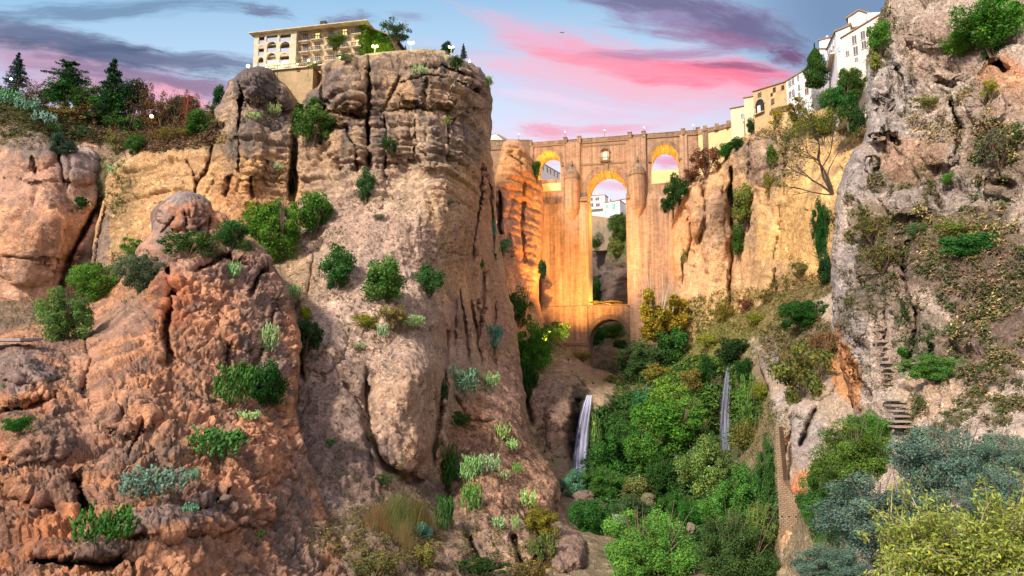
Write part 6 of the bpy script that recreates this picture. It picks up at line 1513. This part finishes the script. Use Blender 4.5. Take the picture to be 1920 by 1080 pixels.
# bare and half-leafed trees built from real limbs
def limb_tree(name, label, base, tips, r0, mat, seed, leafcol=None, leafn=0, leafs=.25, depth=4, gn=0.35):
    rnd = random.Random(seed); r = empty(name, base); tag(r, label, 'tree'); mb = MB(); ends = []
    def grow(p, d, L, rad, k):
        pts = [p]; q = p.copy(); dd = d.copy()
        for i in range(4):
            dd = (dd+Vector((rnd.gauss(0, .14), rnd.gauss(0, .14), rnd.gauss(0, .10)+.03))).normalized(); q = q+dd*L/4; pts.append(q.copy())
        mb.tube(pts, [rad, rad*.88, rad*.76, rad*.64, rad*.52], 6 if rad > .08 else 4, False)
        ends.append(q)
        if k > 0:
            for b in range(rnd.choice([2, 3, 3])):
                nd = (dd+Vector((rnd.gauss(0, .55), rnd.gauss(0, .55), rnd.gauss(0, .45)))).normalized()
                s = pts[rnd.choice([2, 3, 4])]
                grow(s.copy(), nd, L*rnd.uniform(.55, .82), rad*.52, k-1)
    for (tx, ty, tz, L, rad) in tips:
        grow(Vector((0, 0, 0)), Vector((tx, ty, tz)).normalized(), L, rad, depth)
    mb.build('trunk', mat, r)
    if leafn:
        rng = np.random.default_rng(seed); E = np.array([tuple(e) for e in ends]); E = E[rng.integers(0, len(E), leafn)]+rng.normal(size=(leafn, 3))*gn
        E = E[E[:, 2] > 1.0]
        v, f = quads(E, rng.normal(size=E.shape), np.full(len(E), leafs), rng); tn = rng.uniform(.5, 1.4, len(E))
        o = mesh_obj('foliage', v, f, LEAF, r, attrs={'tone': np.repeat(np.stack([tn*rng.uniform(.8, 1.4, len(E)), tn, tn], 1), 4, 0)}); o.color = (*leafcol, 1)
    return r
bt = P(1562, 365, 60)
limb_tree('bare_tree', 'dark half-bare tree with spreading branches leaning left from the edge of the near crag', bt, [(-.45, 0, 1, 3.6, .14), (-.15, .2, 1, 3.6, .12), (-1, -.1, .75, 3.0, .11), (-1, .1, .2, 2.6, .08), (-.6, 0, 1, 3.4, .1)], .14, plain('dark_bark', (.075, .055, .045), var=.3, scale=3), 4, (.13, .16, .03), 2300, .10, 5, .22)
limb_tree('shrub_tree', 'half-leafed yellow-green tree above the bare one, below the ivy', P(1545, 272, 64), [(-.5, 0, .5, 1.5, .06), (.3, 0, .8, 1.3, .06), (-1, 0, .35, 1.6, .06), (-.2, .2, .8, 1.4, .05)], .1, BARK, 9, (.16, .20, .035), 6500, .10, 4, .3)
for (px, py, h, sd, lb) in [(272, 232, 13, 1, 'thin bare tree right of the dark cedar'), (328, 240, 14, 2, 'bare tree left of the dead trunk'), (300, 236, 12, 3, 'thin bare tree behind the street lamp in the woods'), (60, 182, 8, 5, 'bare sapling right of the first fir'), (372, 236, 9, 6, 'bare sapling left of the dark round tree'), (350, 238, 13, 8, 'bare tree just behind the dead trunk')]:
    limb_tree('bare_tree', lb, P(px, py, 224), [(0, 0, 1, h*.45, .16), (.25, 0, 1, h*.35, .1), (-.25, 0, 1, h*.35, .1)], .2, DRYW, sd, (.14, .09, .05), 500, .22, 3, .6)
tk = empty('dead_trunk', P(348, 248, 215)); tag(tk, 'reddish dead trunk wrapped in creeper, upright at the edge of the left woods', 'tree')
mb = MB(); hgt = (248-172)*215/F; mb.tube([(0, 0, 0), (.2, 0, hgt*.3), (.1, 0, hgt*.7), (.4, 0, hgt)], [.55, .5, .4, .25], 8); mb.build('trunk', plain('reddish_wood', (.20, .06, .035), var=.3), tk)
rng = np.random.default_rng(4); E = np.stack([rng.normal(size=900)*.7, rng.normal(size=900)*.7, rng.random(900)*hgt], 1); v, f = quads(E, rng.normal(size=E.shape), np.full(900, .22), rng)
o = mesh_obj('creeper', v, f, LEAF, tk, attrs={'tone': np.ones((3600, 3))}); o.color = (.22, .07, .04, 1)

# ------------------------------------------------------------------ ground cover: dry tufts and scrub, too many to count
def scatter(name, regions, mat, seed):
    rng = np.random.default_rng(seed); pos = []; nr = []; sz = []; tc = []
    for (which, cx, cy, rx, ry, n, s, col, mode) in regions:
        th = rng.random(n)*6.283; r = rng.random(n)**.5; X = cx+rx*r*np.cos(th); Yp = cy+ry*r*np.sin(th)
        cl = pnoise(np.stack([X/26, Yp/26, np.full(n, seed*1.3)], -1))+.35*pnoise(np.stack([X/8, Yp/8, np.full(n, seed*2.3)], -1))-.45*np.clip(r-.6, 0, 1)*(mode == 'patch')
        ok = cl > (0.0 if mode == 'patch' else -0.6)
        for x, y in zip(X[ok], Yp[ok]):
            best = None
            for m in MASSES:
                i = int(round((y-m['y0'])/m['step'])); j = int(round((x-m['x0'])/m['step']))
                if 0 <= i < m['D'].shape[0] and 0 <= j < m['D'].shape[1] and not np.isnan(m['D'][i, j]) and (best is None or m['D'][i, j] < best[0]): best = (m['D'][i, j], m, i, j)
            if best is None: continue
            m, i, j = best[1:]; p = m['P'][i, j]; nn = m['N'][i, j]; size = s*best[0]/F*rng.uniform(.5, 1.4)
            k = 10 if s > 5 else 7
            pos.append(p+nn*size*.35+rng.normal(size=(k, 3))*size*.5); nr.append(np.tile(nn+np.array([0, 0, .6]), (k, 1))); sz.append(np.full(k, size*.42))
            c = np.array(col)*rng.uniform(.6, 1.5)*np.array([rng.uniform(.85, 1.2), 1, 1]); tc.append(np.tile(c, (k, 1))*rng.uniform(.6, 1.4, (k, 1)))
    pos = np.concatenate(pos); nr = np.concatenate(nr); sz = np.concatenate(sz); tc = np.concatenate(tc)
    v, f = quads(pos, nr, sz, rng, .4)
    return tag(mesh_obj(name, v, f, mat, attrs={'tone': np.repeat(tc, 4, 0)}), kind='stuff')
DB = (.10, .065, .035); DO = (.13, .12, .045); DG_ = (.055, .09, .03); STRAW = (.30, .22, .11)
AROUND = [('c', q[1], q[2]+q[4]*.9, q[3]*1.35+6, q[4]*.45+5, int(26+q[3]*1.6), 4, random.choice((DB, DO, DG_)), 'all') for q in PL if q[1] < 1060 and q[6] in ('bush', 'shrub', 'prickly_pear') and q[3] > 9]
scatter('dry_scrub', AROUND+[
 ('c', 730, 430, 160, 70, 900, 3, DB, 'all'), ('c', 640, 620, 110, 120, 900, 3.4, DB, 'all'), ('c', 600, 780, 80, 140, 900, 4, DB, 'patch'), ('c', 740, 660, 90, 50, 500, 3, DB, 'all'), ('c', 680, 900, 110, 90, 700, 4.5, DO, 'patch'),
 ('c', 930, 870, 110, 120, 1300, 4, DB, 'all'), ('c', 860, 1030, 180, 50, 1200, 5, DO, 'patch'), ('c', 900, 620, 50, 140, 260, 3, DB, 'patch'), ('c', 1030, 700, 90, 60, 500, 3, DB, 'all'), ('c', 1050, 800, 60, 90, 500, 3, DB, 'patch'), ('c', 700, 1010, 130, 60, 1500, 5, (.16, .14, .05), 'all'),
 ('c', 330, 330, 150, 130, 260, 3, DO, 'patch'), ('c', 215, 330, 26, 90, 500, 4, DG_, 'all'), ('c', 60, 590, 90, 30, 500, 4, DO, 'all'), ('c', 60, 740, 110, 60, 500, 4, DG_, 'patch'), ('c', 300, 700, 240, 260, 500, 3.4, DB, 'patch'), ('c', 560, 960, 70, 110, 500, 4, DB, 'patch'), ('c', 500, 560, 60, 70, 350, 3.5, DO, 'patch'),
 ('c', 480, 700, 100, 60, 350, 4, DB, 'patch'), ('c', 60, 380, 100, 90, 160, 3, DO, 'patch'), ('c', 100, 262, 110, 20, 600, 4, DO, 'all'), ('c', 345, 262, 90, 18, 800, 4, STRAW, 'all'), ('c', 800, 105, 110, 8, 200, 3, DO, 'all'), ('c', 800, 205, 130, 6, 260, 3, DO, 'all'), ('c', 650, 212, 40, 12, 240, 4, DB, 'all'),
 ('c', 1400, 590, 120, 50, 2600, 4, (.20, .19, .06), 'all'), ('c', 1340, 650, 90, 50, 1400, 4, (.16, .18, .05), 'all'), ('c', 1500, 540, 60, 30, 800, 4, DO, 'all'), ('c', 1500, 650, 70, 70, 1200, 6, DO, 'all'), ('c', 1330, 760, 100, 90, 4200, 7, (.07, .14, .03), 'all'), ('c', 1200, 860, 120, 120, 5200, 8, (.045, .11, .03), 'all'), ('c', 1240, 740, 90, 60, 1500, 6, (.06, .13, .03), 'all'), ('c', 1300, 960, 170, 100, 3600, 8, (.05, .11, .035), 'all'), ('c', 1430, 850, 40, 120, 900, 5, (.08, .12, .03), 'all'), ('c', 1400, 300, 60, 60, 200, 3, DO, 'patch'), ('c', 1330, 480, 60, 110, 200, 3, DO, 'patch'), ('c', 1480, 240, 90, 20, 700, 4, DO, 'all'), ('c', 1290, 340, 30, 20, 200, 4, BR, 'all'),
 ('c', 1200, 690, 80, 20, 400, 4, DG_, 'all'), ('c', 1080, 655, 50, 20, 200, 4, DO, 'all')], TUFT, 1)
ST2 = (.34, .26, .13)
scatter('crag_scrub', [('c', 1720, 300, 150, 260, 1800, 5, (.07, .075, .03), 'patch'), ('c', 1640, 560, 80, 200, 900, 5, (.09, .075, .04), 'patch'), ('c', 1860, 380, 70, 100, 500, 6, (.06, .10, .03), 'patch'),
 ('c', 1640, 480, 70, 110, 1050, 5, DO, 'patch'), ('c', 1640, 480, 70, 110, 450, 6, DG_, 'patch'), ('c', 1790, 440, 130, 60, 1050, 6, DO, 'patch'), ('c', 1790, 440, 130, 60, 450, 7, ST2, 'patch'), ('c', 1840, 520, 110, 80, 1200, 6, DG_, 'patch'), ('c', 1840, 520, 110, 80, 600, 7, (.19, .14, .08), 'all'), ('c', 1860, 640, 90, 110, 1050, 7, (.17, .14, .07), 'patch'), ('c', 1860, 640, 90, 110, 750, 7, DG_, 'patch'), ('c', 1860, 640, 90, 110, 300, 8, ST2, 'patch'), ('c', 1740, 610, 80, 60, 750, 6, DG_, 'patch'), ('c', 1700, 345, 90, 34, 750, 6, DO, 'patch'), ('c', 1870, 290, 60, 70, 750, 7, DG_, 'patch'), ('c', 1870, 290, 60, 70, 450, 7, ST2, 'patch'),
 ('c', 1740, 180, 90, 60, 600, 5, DO, 'patch'), ('c', 1650, 60, 26, 70, 600, 5, DO, 'all'), ('c', 1600, 600, 40, 130, 390, 5, DO, 'patch'), ('c', 1620, 410, 60, 50, 750, 6, DO, 'patch'), ('c', 1760, 100, 120, 90, 450, 5, DO, 'patch'), ('c', 1800, 220, 110, 60, 600, 6, ST2, 'patch'), ('c', 1880, 420, 60, 40, 450, 8, ST2, 'patch'), ('c', 1830, 745, 140, 90, 1500, 6, DG_, 'patch'), ('c', 1780, 780, 170, 50, 900, 6, DO, 'patch'), ('c', 1840, 740, 130, 90, 800, 6, (.19, .14, .08), 'patch'), ('c', 1680, 740, 60, 50, 300, 5, DO, 'patch'), ('c', 1490, 760, 40, 60, 300, 5, DO, 'patch')], TUFT, 2)
scatter('undergrowth', [('h', 60, 205, 140, 50, 2600, 6, (.07, .08, .03), 'all'), ('h', 240, 235, 180, 34, 4200, 6, (.09, .075, .04), 'all'), ('h', 300, 250, 120, 30, 1800, 6, (.12, .075, .05), 'all')], TUFT, 3)

# ------------------------------------------------------------------ waterfalls
def water_mat(nm='falling_water', k_=1.0):
    m = bpy.data.materials.new(nm); m.use_nodes = True; t = NT(m.node_tree); t.n.clear()
    out = t.new('ShaderNodeOutputMaterial'); oc = t.new('ShaderNodeTexCoord').outputs['UV']
    n = t.noise(t.mapping(oc, sc=(5, .8, 1)), 1.4, 5, .65, .8); n2 = t.noise(t.mapping(oc, sc=(26, 1.1, 1)), 1.2, 3, .6)
    a = t.ramp(t.math('ADD', t.math('MULTIPLY', n, .65), t.math('MULTIPLY', n2, .35)), .36, .62)
    sx = t.new('ShaderNodeSeparateXYZ'); t.l.new(oc, sx.inputs[0]); ed = t.ramp(t.math('MINIMUM', sx.outputs[0], t.math('SUBTRACT', 1.0, sx.outputs[0])), 0.0, 0.28)
    c = t.mix(a, (.09*k_, .10*k_, .22*k_), (.55*k_, .57*k_, .78*k_)); d = t.new('ShaderNodeBsdfDiffuse'); t.l.new(c, d.inputs[0]); tr = t.new('ShaderNodeBsdfTransparent'); mx = t.new('ShaderNodeMixShader')
    t.l.new(t.math('MULTIPLY', t.math('MULTIPLY_ADD', a, .55, .35), ed), mx.inputs[0]); t.l.new(tr.outputs[0], mx.inputs[1]); t.l.new(d.outputs[0], mx.inputs[2]); t.l.new(mx.outputs[0], out.inputs[0])
    return m
WM = water_mat(); WM2 = water_mat('thin_falling_water', .5)
def waterfall(rows, wm=WM):
    """rows: (left px, right px, py); the sheet falls just clear of the rock"""
    v = []; f = []; uv = []; K = 14; n = len(rows); Yp = 1e9
    for i, (a, b, py) in enumerate(rows):
        t = i/(n-1); Y = min(min(surf(x_, py, 'gorge') or 1e9 for x_ in (a, (a+b)/2, b))-.7, Yp if Yp < 1e8 else 1e9); Yp = Y
        for k in range(K+1):
            u = k/K; w = .35*math.sin(u*23+i*.4)+.2*math.sin(u*51)
            v.append(tuple(P(a+(b-a)*u, py, Y-math.sin(math.pi*u)*.8-w*.35))); uv.append((u, t))
    for i in range(n-1):
        for k in range(K): q = i*(K+1)+k; f.append((q, q+1, q+K+2, q+K+1))
    o = mesh_obj('waterfall', v, f, wm, smooth=True); ul = o.data.uv_layers.new(name='UVMap')
    for lp in o.data.loops: ul.data[lp.index].uv = uv[lp.vertex_index]
    return tag(o, kind='structure')
waterfall([(1098, 1112, 741), (1091, 1111, 757), (1085, 1109, 778), (1079, 1107, 805), (1075, 1105, 835), (1072, 1102, 865), (1070, 1101, 900)])
waterfall([(1364, 1373, 680), (1358, 1374, 700), (1353, 1373, 730), (1350, 1372, 760), (1348, 1371, 790), (1348, 1371, 820), (1348, 1372, 845)], WM2)
pool = MB(); pc = P(1085, 892, 178); pool.add([(pc.x+9*math.cos(a), pc.y+5*math.sin(a), pc.z) for a in [i*.5236 for i in range(12)]], [tuple(range(12))])
tag(pool.build('water', plain('pool_water', (.05, .07, .09), rough=.1, var=.1)), kind='structure')

# ------------------------------------------------------------------ boulders in the gorge bottom
def boulder(px, py, rx, ry, Y, col, label, seed):
    c = P(px, py, Y); n1, n2 = 40, 24; th = np.linspace(0, 2*np.pi, n1, endpoint=False); ph = np.linspace(.02, np.pi-.02, n2)
    T_, H_ = np.meshgrid(th, ph); d = np.stack([np.cos(T_)*np.sin(H_), np.sin(T_)*np.sin(H_), np.cos(H_)], -1).reshape(-1, 3)
    s = np.array([rx*Y/F, (rx+ry)/2*Y/F, ry*Y/F]); v = d*s*(1+.22*facets(d*1.6+seed, seed)[:, None]+.08*fbm(d*4+seed, 3)[:, None])
    f = [(j*n1+i, (j+1)*n1+i, (j+1)*n1+(i+1) % n1, j*n1+(i+1) % n1) for j in range(n2-1) for i in range(n1)]
    o = mesh_obj('boulder', v, f, ROCKC, attrs={'zone': np.tile(np.array(col), (len(v), 1))}, loc=c); tag(o, label, 'boulder')
boulder(1160, 975, 22, 10, 118, (.26, .25, .27), 'flat grey boulder between the trees in the gorge bottom', 1)
boulder(1216, 938, 14, 14, 135, (.13, .13, .07), 'mossy boulder above the big pale green tree', 2)
boulder(1095, 935, 22, 14, 146, (.16, .12, .10), 'dark boulder half hidden by the waterfall bushes', 3)
boulder(1296, 990, 8, 9, 100, (.22, .18, .13), 'small brown boulder beside the big pale green tree', 4)

# ------------------------------------------------------------------ street lamps
def lamp(px, py, Y, h, heads, label, glow=(1, .95, .7), power=0, post=True, r=.28):
    c = P(px, py, Y); o = empty('street_lamp', (c.x, c.y, c.z-h)); tag(o, label, 'street lamp')
    mb = MB(); mb.tube([(0, 0, -.4), (0, 0, h*.5), (0, 0, h-.3)], [.09, .06, .05], 6)
    if heads == 2: mb.tube([(-.55, 0, h-.25), (0, 0, h-.4), (.55, 0, h-.25)], .035, 5)
    if post: mb.build('post', PALEMET if heads == 2 else IRON, o)
    for q in ((0,) if heads == 1 else (-.55, .55)):
        g = MB(); g.ball((q, 0, h), r, 8); g.build('globe', plain('globe_light', (.9, .9, .8), emit=glow, es=6) if heads == 2 or power else LAMPG, o, True)
    if power:
        ld = bpy.data.lights.new('lamp_light', 'POINT'); ld.energy = power; ld.color = glow; ld.shadow_soft_size = .3
        l = bpy.data.objects.new('lamp_light', ld); COL.objects.link(l); l.parent = o; l.location = (0, -.5, h)
for a in [(465, 124, 164, 2.2, 1, 'lone lamp glowing on the grey rock head left of the hotel', (1, 1, .85), 0, True, .42),
          (521, 118, 178, 4.5, 1, 'lamp on the terrace in front of the arcaded part of the hotel', (.9, 1, .8), 0), (578.5, 113, 178, 4.5, 1, 'lamp on the terrace below the second column of balconies', (.8, 1, .7), 0), (637, 108, 172, 1.5, 1, 'low lamp in the planting beside the olive tree', (.6, 1, .3), 150),
          (703, 87, 181, 4.2, 2, 'double globe lamp in front of the ivy-clad hotel wing', (.8, 1, .25), 700, True, .36), (771, 80, 180, 3.6, 2, 'double globe lamp right of the spreading tree', (.8, 1, .45), 200, True, .36),
          (846, 88, 177, 3, 2, 'double lamp inside the dark bush on the plateau', (.6, 1, .3), 200), (880, 115, 168, 1.2, 1, 'low lamp among the shrubs at the right end of the plateau', (.6, 1, .3), 100),
          (284, 218, 205, 4, 1, 'yellow street lamp glowing in the left woods', (1, .8, .35), 500, True, .5), (21, 148, 222, 4, 1, 'pale street lamp behind the prickly pears at the far left', (.9, 1, .8), 0, True, .35),
          (972.6, 251, 262, 3.4, 1, 'thin lamp post on the bridge parapet, first from the cliff', (1, .9, .8), 0, True, .14), (1059.5, 247, 262, 3.4, 1, 'thin lamp post over the left pylon of the bridge', (1, .9, .8), 0, True, .14),
          (1133.5, 244, 260, 4.2, 1, 'thin lamp post over the middle of the bridge', (1, .9, .8), 0, True, .14), (1207.5, 239, 257, 3.6, 1, 'thin lamp post over the right pylon of the bridge', (1, .9, .8), 0, True, .14), (1300, 235, 253, 3.4, 1, 'thin lamp post on the bridge, beyond the right side arch', (1, .9, .8), 0, True, .14)]:
    lamp(*a)
# a bird far up
bp = P(1054, 61, 150); mb = MB(); mb.add([(0, -.1, 0), (.1, .25, .02), (-.1, .25, .02), (0, 0, .1), (.75, .15, .22), (.2, .3, .05), (-.75, .15, .18), (-.2, .3, .05), (0, .55, .03)], [(0, 3, 5, 4), (0, 6, 7, 3), (3, 2, 8), (3, 8, 1), (0, 1, 8, 2)])
tag(mb.build('bird', IRON, loc=bp), 'small dark bird flying high over the bridge', 'bird')
# ------------------------------------------------------------------ repeats share a group
_names = {}
for o in SC.objects:
    if o.parent is None and o.get('category') and not o.get('group'): _names.setdefault(o.name.split('.')[0], []).append(o)
_ph = {'street_lamp': 'street lamps', 'house': 'white and cream houses on the rim and beyond the bridge', 'prickly_pear': 'prickly pears on the cliffs', 'bush': 'bushes on ledges and in the gorge', 'shrub': 'shrubs on rock faces', 'tuft': 'small tufts on the rock', 'creeper': 'creepers hanging on rock', 'tree': 'leafy trees', 'conifer': 'conifers on the skyline', 'bare_tree': 'bare trees', 'boulder': 'boulders in the gorge', 'floodlight': 'floodlights of the bridge', 'reeds': 'dry reeds', 'hedge': 'low planting by the hotel'}
for n_, L_ in _names.items():
    if len(L_) > 1 and n_ in _ph:
        for o in L_: o['group'] = _ph[n_]
